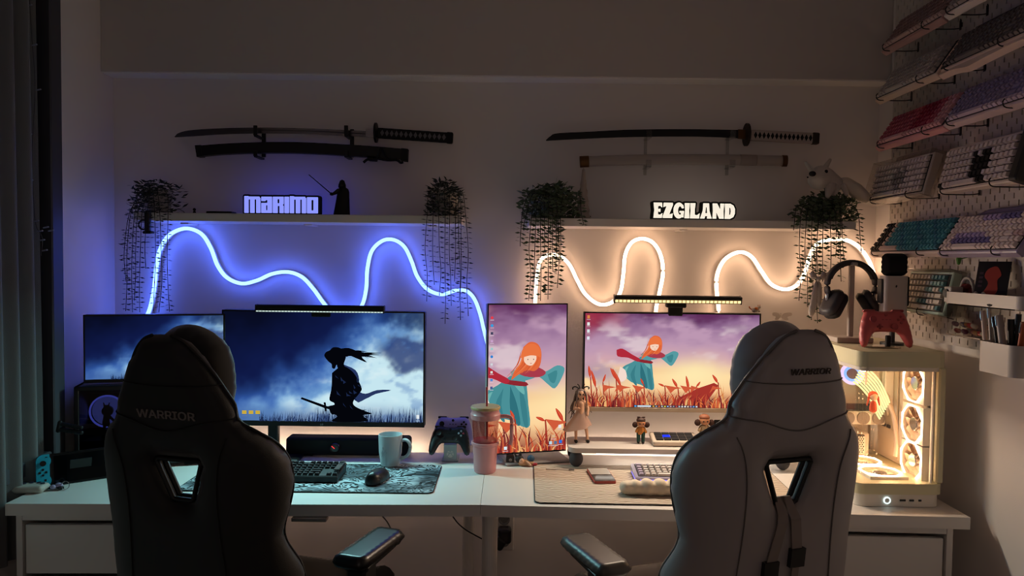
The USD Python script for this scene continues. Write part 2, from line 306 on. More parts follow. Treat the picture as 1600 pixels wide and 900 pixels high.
# ------------------------------------------------------------------ swords
SY = WY-.045
def S(px, py, y=SY): q = aty(px, py, y); return (q[0], q[2])
def band(top, bot): return Polygon([S(*p) for p in spl(top, 6)]+[S(*p) for p in spl(bot, 6)][::-1]).buffer(0)
def blade(pg, t, mat, parent): m = prism(pg, t, SY+t/2); part('blade', m, mat, parent)
def oval(c, rx, rz, t):
    q = affinity.scale(Point(0, 0).buffer(1, 24), rx, rz); return prism(affinity.translate(q, *c), t, SY+t/2)
def handle(p0, p1, hw, wrapm, gapm, n, parent, flip=1):
    a, b = np.array(S(*p0)), np.array(S(*p1)); d = (b-a); L = np.linalg.norm(d); d /= L; ang = math.degrees(math.atan2(d[1], d[0]))
    def at(m): m = rot(m, -ang, Y_); return mv(m, a[0], SY, a[1])
    core = [hull([(x, y, z, .0055) for y in (-.005, .005) for z in (-hw+.006, hw-.006)] + [(L, y, z, .0055) for y in (-.005, .005) for z in (-hw+.006, hw-.006)]) for x in (0,)]
    part('grip', at(cat(core)), wrapm, parent, smooth=40)
    st = L/(n+.6); dm = []
    for k in range(n):
        x = st*(k+.8); g = Polygon([(x-st*.42, 0), (x, hw*.62), (x+st*.42, 0), (x, -hw*.62)]); dm.append(at(prism(g, .0015, -.0095)))
    for m in dm: part('diamond_window', m, gapm, parent)
    return at, L
blk_lacquer = M('black_lacquer', '#07070a', .45); steel = M('blade_steel', '#8c8a90', .24, 1)
t = thing('sword', 'bare steel curved sword with black wrapped handle on wall brackets', 'sword')
blade(band([(273, 214), (280, 208), (300, 203.5), (350, 200.5), (410, 199.5), (470, 200.5), (530, 203), (586, 206)], [(274, 214.5), (300, 213), (350, 209.8), (410, 208.5), (470, 209.3), (530, 212), (586, 215)]), .006, steel, t)
part('groove', prism(band([(350, 204.2), (410, 203), (470, 204), (530, 206.5), (574, 209)], [(350, 205.2), (410, 204.2), (470, 205.2), (530, 207.7), (574, 210.2)]), .0012, SY-.003), dgrey, t)
part('collar', prism(band([(572, 202), (586, 203)], [(572, 214), (586, 215.5)]), .012, SY+.006), chrome, t)
g_ = S(587.5, 207.5); part('hand_guard', cyl((g_[0]-.0035, SY, g_[1]), (g_[0]+.0035, SY, g_[1]), .037, n=32), M('dark_iron', '#16151a', .45, .6), t)
at, L = handle((592, 208), (700, 215.5), .0195, M('black_wrap', '#0a0a0c', .8), M('ray_skin_grey', '#6f6d72', .7), 14, t)
part('pommel', at(rbx((L+.006, 0, 0), (.026, .024, .042), .006)), M('dark_iron', '#16151a'), t)
t = thing('sword_scabbard', 'black lacquered curved scabbard with knotted cord under the steel sword', 'scabbard')
part('sheath', prism(band([(308, 229), (350, 225.5), (410, 223), (470, 223), (530, 226), (580, 229), (637, 234)], [(311, 245), (350, 241.5), (410, 239.5), (470, 240), (530, 243), (580, 246.5), (636, 251)]), .028, SY+.014), blk_lacquer, t)
part('tip_cap', prism(band([(307, 228), (316, 227.5)], [(310, 246), (318, 245.5)]), .031, SY+.0155), blk_lacquer, t)
part('mouth_ring', prism(band([(628, 232.5), (638, 233.5)], [(627, 251.5), (637, 252.5)]), .032, SY+.016), blackm, t)
part('cord_knob', prism(band([(574, 244), (590, 246)], [(576, 251), (588, 252)]), .03, SY+.016), blackm, t)
part('knotted_cord', [tube(spl([aty(x, y, SY-.018) for x, y in pp], 6), .005, 7) for pp in ([(596, 230), (592, 243), (586, 249), (575, 249), (568, 254)], [(596, 231), (606, 248), (620, 250), (626, 254), (630, 253)], [(588, 247), (606, 250), (620, 249)])], blackm, t, smooth=True)
def bracket(lab, px, mat):
    t = thing('sword_bracket', lab, 'bracket'); x, z1 = S(px, 199); z0 = S(px, 243)[1]; z2 = S(px+3, 222)[1]
    part('wall_plate', bx((x+.006, WY-.004, (z0+z1)/2), (.014, .008, z1-z0), .001), mat, t)
    for zz, h in ((S(px, 214)[1], .036), (S(px, 246)[1], .02)):
        part('hook', [bx((x, WY-.038, zz), (.014, .074, .006)), bx((x, SY-.034, zz+h/2), (.014, .006, h), .001)], mat, t)
bracket('black sword bracket under the steel blade near its tip half', 404, blk_lacquer)
bracket('black sword bracket next to the steel sword guard', 544, blk_lacquer)
t = thing('sword', 'black bladed curved sword with white diamond wrapped handle', 'sword')
blade(band([(853, 219), (860, 213), (871, 208.5), (920, 206), (980, 203), (1060, 202), (1110, 202.5), (1164, 203.5)], [(853.5, 220), (871, 219), (920, 216.5), (980, 214.2), (1060, 213.3), (1110, 214), (1164, 216.5)]), .006, M('black_blade', '#060609', .35, .2), t)
part('collar', prism(band([(1153, 202.5), (1164, 203)], [(1153, 216.5), (1164, 217.5)]), .012, SY+.006), brass, t)
g_ = S(1166.5, 210.5); part('hand_guard', cyl((g_[0]-.004, SY, g_[1]), (g_[0]+.004, SY, g_[1]), .042, n=32), M('bronze_guard', '#3a3028', .5, .5), t)
at, L = handle((1174, 211.5), (1270, 216.5), .0205, M('white_wrap', '#b9aba3', .8), M('black_gap', '#0b0a0a', .8), 14, t)
part('pommel', at(rbx((L+.008, 0, 0), (.028, .026, .043), .006)), M('bronze_guard', '#3a3028'), t)
t = thing('sword_scabbard', 'white lacquered scabbard with brass ends under the black sword', 'scabbard')
wl = M('white_lacquer', '#b5aaa2', .22, coat_weight=.5)
def sheath(p, r, mat, nm): part(nm, tube(spl([aty(x, y, SY) for x, y in p], 6), r, 14, flat=.62), mat, t, smooth=True)
sheath([(914, 252.5), (960, 250.8), (1010, 249.5), (1070, 249), (1130, 249.6), (1190, 250.8), (1222, 251.5)], .0195, wl, 'sheath')
sheath([(906, 253), (913, 252.6), (920, 252.3)], .0215, brass, 'brass_cap'); sheath([(1222, 251.4), (1226, 251.5), (1229.5, 251.6)], .0215, brass, 'brass_cap')
sheath([(1156, 250), (1166, 250.2), (1182, 250.6)], .0205, M('white_lacquer_matt', '#a89d95', .7), 'cloth_wrap')
for lab, px in (('clear acrylic sword bracket holding the black sword near its middle', 1012), ('clear acrylic sword bracket holding the black sword near its guard', 1142)):
    t = thing('sword_bracket', lab, 'bracket'); x = S(px, 210)[0]
    part('wall_plate', bx((x, WY-.003, S(px, 240)[1]), (.012, .005, .15), .001), acrylic, t)
    for zz in (216, 262): z = S(px, zz)[1]; part('hook', [bx((x, WY-.035, z), (.02, .065, .004)), bx((x, SY-.03, z+.012), (.02, .004, .026))], acrylic, t)

# ------------------------------------------------------------------ name signs
def rnd(g, r): return g.buffer(-r).buffer(2*r).buffer(-r)
def letters_marimo():
    B = sbox; m = unary_union([B(0, 0, .26, 1), B(.355, 0, .625, .97), B(.72, 0, .98, .95), B(0, .8, .98, .97)]).difference(B(.93, .9, 1, 1))
    a = B(0, 0, .65, .97).difference(unary_union([B(-.1, .60, .26, .70), B(.29, .16, .37, .46), B(.26, .60, .37, .76), B(.37, .60, .40, .62)]))
    R = B(0, 0, .65, .97).difference(unary_union([B(.28, .58, .39, .82), B(.29, -.1, .40, .42)])).difference(Polygon([(.65, .42), (.58, .48), (.65, .54)]))
    i = B(0, 0, .27, .97); o = B(0, 0, .66, .95).difference(B(.27, .17, .39, .78)); out, x = [], 0
    for g, w in ((m, .98), (a, .65), (R, .65), (i, .27), (m, .98), (o, .66)): out.append(affinity.translate(rnd(g, .035), x)); x += w+.05
    return out, x-.05
def letters_ezgiland():
    P, B = Polygon, sbox
    e = P([(0, 0), (.56, 0), (.60, .34), (.44, .22), (.30, .24), (.30, .42), (.46, .38), (.46, .62), (.30, .58), (.30, .76), (.44, .78), (.58, .66), (.56, 1), (0, 1), (.05, .5)])
    z = P([(0, 0), (.62, 0), (.66, .32), (.42, .24), (.66, .86), (.64, 1), (.04, 1), (.02, .70), (.24, .78), (0, .14)])
    g = affinity.scale(Point(.36, .5).buffer(1, 24), .36, .52).difference(unary_union([affinity.scale(Point(.44, .5).buffer(1, 16), .13, .27), B(.44, .46, .8, .66)])).union(unary_union([B(.50, .05, .68, .46), B(.40, .36, .70, .48), B(.55, .64, .66, .86)]))
    i = P([(0, 0), (.33, 0), (.30, .5), (.33, 1), (0, 1), (.03, .5)])
    l = P([(0, 0), (.60, 0), (.64, .36), (.46, .22), (.31, .24), (.31, .6), (.35, 1), (0, 1), (.03, .5)])
    a = P([(0, 0), (.30, 0), (.34, .16), (.48, .16), (.46, 0), (.78, 0), (.62, .5), (.58, 1), (.20, 1), (.17, .5)]).difference(P([(.34, .36), (.47, .36), (.43, .74), (.38, .74)]))
    n = P([(0, 0), (.26, 0), (.25, .45), (.46, 0), (.76, 0), (.73, .5), (.77, 1), (.51, 1), (.52, .58), (.30, 1), (0, 1), (.03, .5)])
    d = P([(0, 0), (.36, 0), (.58, .12), (.68, .34), (.68, .66), (.58, .88), (.36, 1), (0, 1), (.03, .5)]).difference(P([(.30, .24), (.38, .30), (.41, .5), (.38, .70), (.30, .76)]))
    out, x = [], 0
    for q, w in ((e, .58), (z, .65), (g, .70), (i, .33), (l, .62), (a, .78), (n, .77), (d, .68)): out.append(affinity.translate(rnd(q.buffer(0), .02), x)); x += w+.04
    return out, x-.04
def sign(lab, outl, W, pl, pr, y, zt, look, back, pad, skew, bcol):
    a = aty(pl, 330, y)[0]; b = aty(pr, 330, y)[0]; s = (b-a-2*pad)/W; D = .026
    t = thing('name_sign', lab, 'sign', ((a+b)/2, y, zt), skew); gs = [affinity.translate(affinity.scale(g, s, s*1.0, origin=(0, 0)), -W*s/2, pad) for g in outl]
    hul = unary_union(gs).buffer(pad*1.25).buffer(-pad*.3).union(unary_union(gs).buffer(.012).buffer(-.012)).buffer(0)
    hul = unary_union([Polygon(q.exterior) for q in polys(hul)]); bz = hul.bounds[1]; hul = affinity.translate(hul, 0, -bz)
    part('sign_body', prism(hul, D, D/2), blackm, t)
    for g in gs: part('letter', prism(affinity.translate(g, 0, -bz), .0025, -D/2), LOOKS[look], t)
    part('back_light', prism(hul.buffer(-.012), .001, D/2+.0012), LOOKS[back], t)
E('sign_blue', '#8e98ff', 1.0); E('sign_white', '#fff4e0', .95); E('sign_blue_back', '#3b4dff', 2.4); E('sign_white_back', '#fff0dd', .7)
g, W = letters_marimo(); sign('blue glowing name sign reading marimo on the left shelf', g, W, 380, 503, 2.65, zl, 'sign_blue', 'sign_blue_back', .0065, -4, 0)
g, W = letters_ezgiland(); sign('white glowing name sign reading EZGILAND on the right shelf', g, W, 1016, 1150, 2.65, zr, 'sign_white', 'sign_white_back', .0065, 3, 0)

# ------------------------------------------------------------------ pictures shown on the screens (flat colours on a fine grid, plus cut shapes)
def hx(c): return np.array(lin(c)) if isinstance(c, str) else np.array(c)
class Art:
    """a picture W x H in screen metres, u to the right and v upwards, drawn in units of the picture's height"""
    def __init__(s, W, H, bg, nx, win=(0, 0, 1, 1)):
        s.W, s.H, s.win = W, H, win; s.V, s.F, s.C, s.n, s.layer = [], [], [], 0, 0
        ny = int(nx*H/W); u, v = np.meshgrid(np.linspace(0, 1, nx+1), np.linspace(0, 1, ny+1)); u, v = u.ravel(), v.ravel()
        a = (win[0]+u*(win[2]-win[0])); b = (win[1]+v*(win[3]-win[1])); c = bg(a, b)
        i = np.arange((nx+1)*(ny+1)).reshape(ny+1, nx+1); f = np.vstack([np.c_[i[:-1, :-1].ravel(), i[:-1, 1:].ravel(), i[1:, 1:].ravel()], np.c_[i[:-1, :-1].ravel(), i[1:, 1:].ravel(), i[1:, :-1].ravel()]])
        s.V.append(np.c_[(u-.5)*W, np.zeros(len(u)), v*H]); s.F.append(f); s.C.append(c); s.n = len(u)
    def tr(s, p): p = np.asarray(p, float); return np.c_[(p[:, 0]-s.win[0])/(s.win[2]-s.win[0]), (p[:, 1]-s.win[1])/(s.win[3]-s.win[1])]
    def add(s, g, col, smooth=0, screen=False):
        """col: a colour, or a function of picture coordinates"""
        if not hasattr(g, 'geom_type'): g = Polygon(spl(list(g)+[g[0]], smooth) if smooth else g)
        g = g.buffer(0); s.layer += 1
        if not screen:
            k = 1/(s.win[2]-s.win[0]), 1/(s.win[3]-s.win[1]); g = affinity.affine_transform(g, [k[0], 0, 0, k[1], -s.win[0]*k[0], -s.win[1]*k[1]])
        g = g.intersection(sbox(0.001, 0.001, .999, .999))
        for q in polys(g):
            v, f = trimesh.creation.triangulate_polygon(q, engine='earcut'); w = np.c_[s.win[0]+v[:, 0]*(s.win[2]-s.win[0]), s.win[1]+v[:, 1]*(s.win[3]-s.win[1])]
            c = np.tile(hx(col), (len(v), 1)) if not callable(col) else col(w[:, 0], w[:, 1])
            s.V.append(np.c_[(v[:, 0]-.5)*s.W, np.full(len(v), -.00003*s.layer-.0001), v[:, 1]*s.H]); s.F.append(f+s.n); s.C.append(c); s.n += len(v)
    def put(s, parent, offset, name='picture', rxm=None):
        v = np.vstack(s.V); f = np.vstack(s.F)
        if rxm is not None: v = v@rxm.T
        return colored(name, v+np.asarray(offset), f, np.vstack(s.C), 'screen_glow', parent)
def mix(a, b, t): t = np.clip(t, 0, 1)[:, None]; return hx(a)*(1-t)+hx(b)*t
def sm(a, b, x): t = np.clip((x-a)/(b-a), 0, 1); return t*t*(3-2*t)
def nz(u, v, k, seed=0, o=4): return meshkit.fbm(np.stack([u*k, v*k, np.zeros_like(u)+.3], -1), o, seed)

# --- a moonlit silhouette: lone swordsman kneeling in blowing grass (u 0..1, v 0..1 over a 16:9 picture)
def night_bg(u, v):
    w = nz(u*1.78, v, 3, 3)-.5; w2 = nz(u*1.78, v, 7, 9, 5)-.5; w3 = nz(u*4+v, v*4-u, 3, 29, 5)-.5
    d = .62*(v-(.10+1.08*u)) + .26*w + .10*w2          # distance above the bank of cloud, which climbs to the right
    c = mix('#070a1c', '#101b4c', sm(.55, .02, d))
    def over(col, k): nonlocal c; k = np.clip(k, 0, 1)[:, None]; c = c*(1-k)+hx(col)*k
    over('#3560b0', sm(.16, -.12, d)); over('#7fb0dc', sm(.03, -.24, d+.25*w2)); over('#c6e6f0', sm(-.10, -.34, d+.45*w2+.2*w3)*sm(.20, .42, u))
    over('#1d3274', .9*sm(1.25, .35, ((u-.93)/.17)**2+((v-.64+.4*w2)/.20)**2)); over('#101c4a', .85*sm(.82, 1.0, v+.25*(u-.8)+.25*w2)*sm(.70, .86, u))
    over('#5f8ac4', .55*sm(.04, .20, w3)*sm(.1, -.2, d)); over('#e2f3f6', .6*sm(.05, .22, -w3)*sm(-.02, -.3, d)*sm(.98, .7, u)*sm(.25, .45, u))
    over('#2f5096', .7*sm(.20, .02, v+.1*w)); return c
def px2(x, y): return ((x-349)/312., (657-y)/171.)       # picture coordinates of the large left screen
def night(A):
    dk = '#04050b'; q = lambda L: [px2(*p) for p in L]; rg = np.random.default_rng(5)
    for k in range(420):
        u = rg.uniform(.18, 1); h = rg.uniform(.03, .13)*(1.2 if u > .45 else .8); b = rg.uniform(-.006, .012)
        A.add([(u-.0015, 0), (u+.0018, 0), (u+b, h)], (hx('#2b406f') if rg.random() < .55 else hx('#141f3f'))*rg.uniform(.6, 1.1))
    A.add(q([(536, 566), (556, 575), (562, 590), (560, 606), (572, 612), (590, 606), (612, 606), (588, 612), (572, 620), (555, 622)]), '#26355f', 3)       # blown sash
    A.add(q([(520, 580), (530, 572), (540, 570), (552, 578), (560, 590), (566, 604), (562, 612), (553, 624), (556, 632), (574, 640), (582, 643), (568, 646), (574, 655), (521, 656), (528, 648), (519, 640), (524, 628), (516, 622), (519, 604)]), dk, 4)
    A.add(q([(516, 545), (522, 540), (532, 541), (539, 547), (541, 556), (538, 566), (540, 572), (530, 574), (527, 567), (524, 573), (520, 572), (519, 566), (514, 562), (508, 554), (510, 548)]), dk, 4)   # head and neck
    A.add(q([(532, 542), (546, 541), (560, 546), (575, 549), (594, 551), (574, 552), (590, 556), (566, 554), (574, 563), (556, 556), (548, 553), (540, 554)]), dk, 3)        # tied hair in the wind
    for k in range(26):
        a = rg.uniform(541, 552); b0 = a+rg.uniform(14, 46); y = rg.uniform(545, 553); A.add(q([(a, y), ((a+b0)/2, y-1+rg.uniform(-2, 3)), (b0, y+rg.uniform(-2, 9)), ((a+b0)/2, y+.6+rg.uniform(-1, 3))]), dk)
    A.add(q([(471, 621), (473, 618.5), (508, 630.5), (524, 636), (523, 639), (507, 634.5)]), dk); A.add(q([(507, 626), (510, 626), (512, 640), (509, 640)]), dk)
    A.add(q([(514, 632), (528, 630), (532, 640), (520, 645)]), dk, 3)
    for k in range(14):
        x = rg.uniform(524, 560); y = rg.uniform(582, 630); A.add(q([(x, y), (x+rg.uniform(3, 7), y+rg.uniform(3, 9)), (x+1, y+rg.uniform(2, 7))]), '#1a2748')
    for k in range(10):
        x = rg.uniform(550, 572); y = rg.uniform(636, 650); A.add(q([(x, y), (x+rg.uniform(5, 12), y+rg.uniform(-3, 2)), (x+2, y+2)]), dk)
def desk_icons(A):
    for x in (380, 390.5, 401): A.add(sbox(*px2(x, 645.5), *px2(x+7, 640)), '#c7a83c'); A.add(sbox(*px2(x, 649), *px2(x+8, 648)), '#5f77a5')
    A.add(sbox(*px2(651.5, 650), *px2(656, 644)), '#dfe6ea'); A.add(sbox(*px2(650.5, 654), *px2(657, 652.6)), '#8fa3c0')

# --- a sunset over red plumes with a robed traveller in a teal coat and red scarf
def dusk_bg(u, v):
    w = nz(u*1.78, v, 4, 13)-.5; w2 = nz(u*1.78, v*2, 6, 17)-.5
    vv = v+.20*w; c = mix('#e89a6a', '#ffd9a0', sm(.0, .28, vv)); 
    def over(col, k): nonlocal c; k = np.clip(k, 0, 1)[:, None]; c = c*(1-k)+hx(col)*k
    over('#d3a6ad', sm(.30, .52, vv)); over('#bd97b2', sm(.45, .70, vv+.1*w2)); over('#855d8a', .9*sm(.60, .98, vv+.25*w2)*sm(.44, .56, nz(u*2.2, v*2.6, 3, 31)))
    over('#5e2c58', sm(.84, 1.02, vv+.22*w2)); over('#a03042', .85*sm(.70, .95, v+.2*w)*sm(.30, .05, u+.2*w2))
    over('#e9d6d8', .65*sm(.50, .62, nz(u*2, v*2.4, 3, 41))*sm(.35, .6, v)*sm(.95, .75, v))
    sun = np.exp(-(((u-.62)/.17)**2+((v-.36)/.15)**2)); over('#ffeab0', .95*sun)
    over('#f6c98a', .6*np.exp(-(((u-.30)/.2)**2+((v-.40)/.05)**2)))
    over('#8b78a8', .7*np.exp(-(((u-.08)/.16)**2+((v-.36+.1*w)/.13)**2))*sm(.42, .55, nz(u*2, v*2, 4, 51)+.1)); over('#a17c9c', .6*sm(.78, .98, u+.3*w)*sm(.2, .4, v)*sm(.7, .5, v))
    over('#7d2b2a', .8*sm(.20, .0, v+.1*w2)); return c
def pm(x, y): return ((x-918)/264., (635-y)/146.)
def dusk(A):
    q = lambda L: [pm(*p) for p in L]; rg = np.random.default_rng(11)
    for k in range(30):                                                    # pale and rusty blades behind
        u = rg.uniform(-.02, 1.02); h = rg.uniform(.12, .3); A.add([(u-.006, 0), (u+.006, 0), (u+rg.uniform(-.05, .05), h)], ['#b9573a', '#d98b4e', '#8e2f2c', '#f0c483'][k % 4])
    A.add(q([(1048, 635), (1062, 620), (1090, 605), (1115, 596), (1122, 600), (1110, 618), (1098, 635)]), '#a5352c')      # dark red bank
    A.add(q([(1003, 556), (1018, 560), (1022, 585), (1024, 606), (1016, 607), (1003, 600), (989, 596), (975, 582), (977, 572), (990, 565)]), '#4a8f96', 3)         # coat
    [A.add(q(L_), c_, 3) for L_, c_ in (([(1003, 566), (1010, 584), (1014, 604), (1009, 604), (1003, 588)], '#2f6f7a'), ([(996, 568), (994, 585), (998, 601), (993, 598), (988, 584)], '#3a7d86'), ([(1012, 564), (1019, 582), (1022, 606), (1018, 606), (1014, 586)], '#3a7d86'), ([(985, 571), (981, 582), (985, 591), (978, 584), (980, 574)], '#6cb0ac'), ([(1005, 562), (1015, 564), (1018, 575), (1011, 570)], '#6cb0ac'))]
    A.add(q([(1003, 552), (1016, 548), (1030, 556), (1024, 560), (1008, 562)]), '#569aa0', 3); A.add(q([(1030, 556), (1042, 552), (1052, 547), (1060, 550), (1057, 560), (1050, 570), (1043, 566), (1036, 560)]), '#569aa0', 3); A.add(q([(1042, 556), (1052, 552), (1050, 564), (1045, 563)]), '#3f858c', 3)
    A.add(q([(1000, 560), (1020, 563), (1019, 567), (999, 564)]), '#8c2730', 2); A.add(q([(966, 546), (975, 544), (990, 553), (1002, 560), (998, 564), (984, 558), (968, 556)]), '#b02a3a', 3)   # scarf
    A.add(q([(1012, 545), (1026, 546), (1040, 553), (1034, 558), (1018, 557), (1008, 551)]), '#a83a4a', 3)
    A.add(q([(1016, 528), (1023, 523), (1031, 525), (1035, 533), (1034, 546), (1028, 552), (1020, 551), (1010, 556), (1004, 560), (1008, 550), (1014, 542)]), '#e0673a', 4)     # wind-blown hair
    for k in range(9): x = 1006+k*2.4; A.add(q([(x+8, 531+k*.5), (x+5, 545), (x-5-(k < 5)*4, 559-k*.6), (x+3, 546)]), ('#c9542f', '#ee8450', '#d9602f')[k % 3], 3)
    A.add(q([(1017, 536), (1022, 534), (1028, 534), (1030, 540), (1026, 546), (1021, 546), (1017, 542)]), '#f6d0b8', 3); A.add(q([(1013, 539), (1016, 529), (1025, 524.5), (1033, 529), (1034.5, 538), (1030.5, 537), (1024, 536.3), (1018, 537.5)]), '#e8733f', 3); [A.add(affinity.scale(Point(pm(x, 540.3)).buffer(1, 8), .0018, .0042), '#5a2a28') for x in (1021, 1027)]; A.add(q([(1023, 544), (1025.5, 544), (1024.2, 544.8)]), '#b8564a')
    A.add(q([(972, 572), (980, 578), (982, 590), (974, 596), (969, 588)]), '#f3d9cc', 3)
    plumes = [(927, 590, 924, 571, 4), (936, 606, 928, 578, 4.5), (946, 598, 950, 584, 3), (966, 592, 957, 574, 4), (975, 605, 960, 575, 4.5), (1008, 600, 1003, 590, 3), (1060, 604, 1051, 590, 4), (1077, 608, 1072, 585, 4), (1088, 603, 1094, 594, 3), (1121, 596, 1112, 583, 4), (1040, 602, 1030, 598, 3)]
    for x0, y0, x1, y1, wd in plumes:
        A.add(q([(x0-.7, y0-1), (x0+3-.7, 635), (x0+4.4, 635), (x0+.9, y0-1)]), '#a23a2a'); d = np.array([x1-x0, y1-y0]); n = np.array([-d[1], d[0]])/np.linalg.norm(d)*wd*.5; a = np.array([x0, y0]); b = np.array([x1, y1])
        A.add(q([a-n*.3, a+d*.35+n, a+d*.75+n*.8, b, a+d*.7-n*.8, a+d*.3-n]), '#c9402c', 3); A.add(q([a+d*.2, a+d*.5+n*.5, b, a+d*.5+n*.1]), '#e2693f', 2)
    for k in range(230):
        x = rg.uniform(915, 1186); h = rg.uniform(8, 34)*(1-.25*abs(x-1000)/180); b = rg.uniform(-14, 14); c = ['#8f2c26', '#b8452f', '#5f1b22', '#d9713d', '#e9b071', '#7a2a2c', '#c65a3a'][rg.integers(7)]
        A.add(q(spl([(x-1.1, 637), (x-.8+b*.2, 636-h*.6), (x+b, 636-h)], 3).tolist()+spl([(x+b, 636-h), (x+.9+b*.2, 636-h*.6), (x+1.3, 637)], 3).tolist()), c)
    for k in range(9):
        x = rg.uniform(925, 1150); A.add(q([(x, 612), (x+rg.uniform(-10, 10), 600), (x+rg.uniform(10, 22), 604), (x+6, 606)]), '#cf5a3a')
def dusk_icons(A):
    for k, c in enumerate(('#d9884a', '#e6e6e6', '#d9e2e6', '#dfe3ee')): A.add(sbox(*pm(920.5, 497+k*11), *pm(924.5, 492+k*11)), c); A.add(sbox(*pm(919.8, 499+k*11), *pm(925.5, 498.2+k*11)), '#c8b0b6')
    A.add(sbox(*pm(993, 635), *pm(1090, 631.2)), '#3f2c33')
    A.add(sbox(*pm(994, 634.3), *pm(997, 631.8)), '#4aa0e8'); A.add(sbox(*pm(998.5, 634.3), *pm(1019, 631.8)), '#cfdde8')
    for k, c in enumerate(('#e0b04a', '#8fa0b0', '#e06a3a', '#b9b9c0', '#d9d24a', '#8fb0e8', '#c9a0b0', '#8e8a98', '#c04a4a', '#b0c0d0', '#e0e0e0', '#f0f0f0', '#e0d0c0', '#b090c0', '#6aa0e0', '#e0e6ee')): A.add(sbox(*pm(1021.5+k*4.35, 634), *pm(1024.2+k*4.35, 632)), c)

# ------------------------------------------------------------------ monitors
def monitor(label, loc, rz, W, H, bez, bot, D, artf, frame_mat, rim=.010, logo=None, chin=None, back_mat=None):
    """loc: middle of the bottom edge of the front face"""
    t = thing('monitor', label, 'monitor', loc, rz); back_mat = back_mat or frame_mat
    part('housing', bx((0, D/2+.001, H/2), (W, D, H), .003), back_mat, t)
    part('bezel', prism(sbox(-W/2, 0, W/2, H).difference(sbox(-W/2+bez, bot, W/2-bez, H-bez)), .004, .002), frame_mat, t)
    part('screen', bx((0, .0005, (bot+H-bez)/2), (W-2*bez+.002, .001, H-bez-bot+.002)), black, t, 'dark glass of the display')
    A = artf(W-2*bez, H-bez-bot); A.put(t, (0, -.0007, bot))
    if chin: part('chin', bx((0, -.003, bot/2-.001), (W, .006, bot*.9), .001), chin, t)
    if logo: part('maker_mark', up(mv(text(logo, .006, .0004), -.011, .004, 0)).apply_translation([0, -.0025, 0]), M('mark_grey', '#8c8c90', .5), t)
    return t, A
def foot(t, x, y, zb, zt, w, d, mat, cw=.05):
    part('stand_column', bx((x, y, (zb+zt)/2), (cw, .03, zt-zb), .004), mat, t); part('stand_base', bx((x, y-.04, zb+.006), (w, d, .012), .004), mat, t)
def span(a, b, Y): p, q = aty(*a, Y), aty(*b, Y); return p, q
# big left monitor
MY = 2.585
tl, br = aty(347, 483, MY), aty(663, 668, MY); W, H = br[0]-tl[0], aty(505, 485.5, MY)[2]-aty(505, 666, MY)[2]
def a1(w, h): A = Art(w, h, night_bg, 150); night(A); desk_icons(A); return A
m2, _ = monitor('large black monitor with a moonlit swordsman picture on the left desk', ((tl[0]+br[0])/2, MY, aty(505, 666, MY)[2]), 0, W, H, .005, .018, .04, a1, black, logo='LG')
foot(m2, aty(428, 690, MY+.06)[0]-(tl[0]+br[0])/2, .06, ZD-aty(505, 666, MY)[2]+.0005, .12, .22, .085, black, .036)
# small left monitor stands on the black computer
SYm = 2.46; yaw = 15
p = aty(131, 598, SYm); q = aty(131, 491, SYm); hh = q[2]-p[2]
def a0(w, h): A = Art(w, h, night_bg, 70); night(A); return A
ww = .445; c = math.cos(math.radians(yaw)); s = math.sin(math.radians(yaw))
MINI = (p[0]+ww/2*c, SYm+ww/2*s, p[2]-.002)
m1, _ = monitor('small black monitor standing on top of the black computer behind the black chair', MINI, yaw, ww, hh, .005, .012, .03, a0, black)
# vertical monitor, turned to the right
VY = 2.57; yaw = 15; p, q = aty(759.5, 711.5, VY), aty(759.5, 474.5, VY); hh = q[2]-p[2]; c, s = math.cos(math.radians(yaw)), math.sin(math.radians(yaw)); ww = .296
def av(w, h):
    k = 1.0; wv = (w/h)*.5625*k; A = Art(w, h, dusk_bg, 62, (.365-wv*.42, .02, .365+wv*.58, .02+k)); dusk(A)
    cols = ['#e23c4a', '#2f9fe0', '#3c3f5a', '#c8a0c8', '#9cc8c8', '#2f7fd0', '#cfd3d8', '#d8d8d2', '#4f86d0', '#4a5a90']
    for k, cc in enumerate(cols):
        z = .915-k*.052; A.add(affinity.scale(Point(.035, z).buffer(1, 8), .017, .0095), cc, screen=True) if k in (0, 1, 5) else A.add(sbox(.02, z-.008, .05, z+.008), cc, screen=True)
        A.add(sbox(.012, z-.017, .06, z-.0135), '#d9c4d4', screen=True)
    for x, z, cc in ((.92, .165, '#e6e6ea'), (.84, .10, '#d9b08a'), (.80, .055, '#bcd6e0'), (.865, .055, '#5a6a90'), (.93, .06, '#2f6fd8'), (.22, .035, '#d6e6ee')):
        A.add(sbox(x-.02, z-.011, x+.02, z+.011), cc, screen=True); A.add(sbox(x-.035, z-.022, x+.035, z-.018), '#cfc0c8', screen=True)
    return A
VM = (p[0]+ww/2*c, VY+ww/2*s, p[2])
m3, _ = monitor('tall upright monitor turned on its side between the two desks', VM, yaw, ww, hh, .004, .006, .026, av, black, back_mat=M('silver_back', '#b3aca4', .4))
part('rear_bulge', rbx((0, .045, hh*.5), (ww*.62, .05, hh*.62), .02), M('silver_back', '#b3aca4'), m3)
part('stand_column', bx((.02, .085, hh*.32-.02), (.05, .03, hh*.5), .006), M('stand_grey', '#9b9a9c', .4), m3)
zb = ZD-VM[2]+.0006; part('stand_base', bx((.035, .04, zb+.005), (.24, .15, .010), .004), M('stand_grey', '#9b9a9c'), m3)
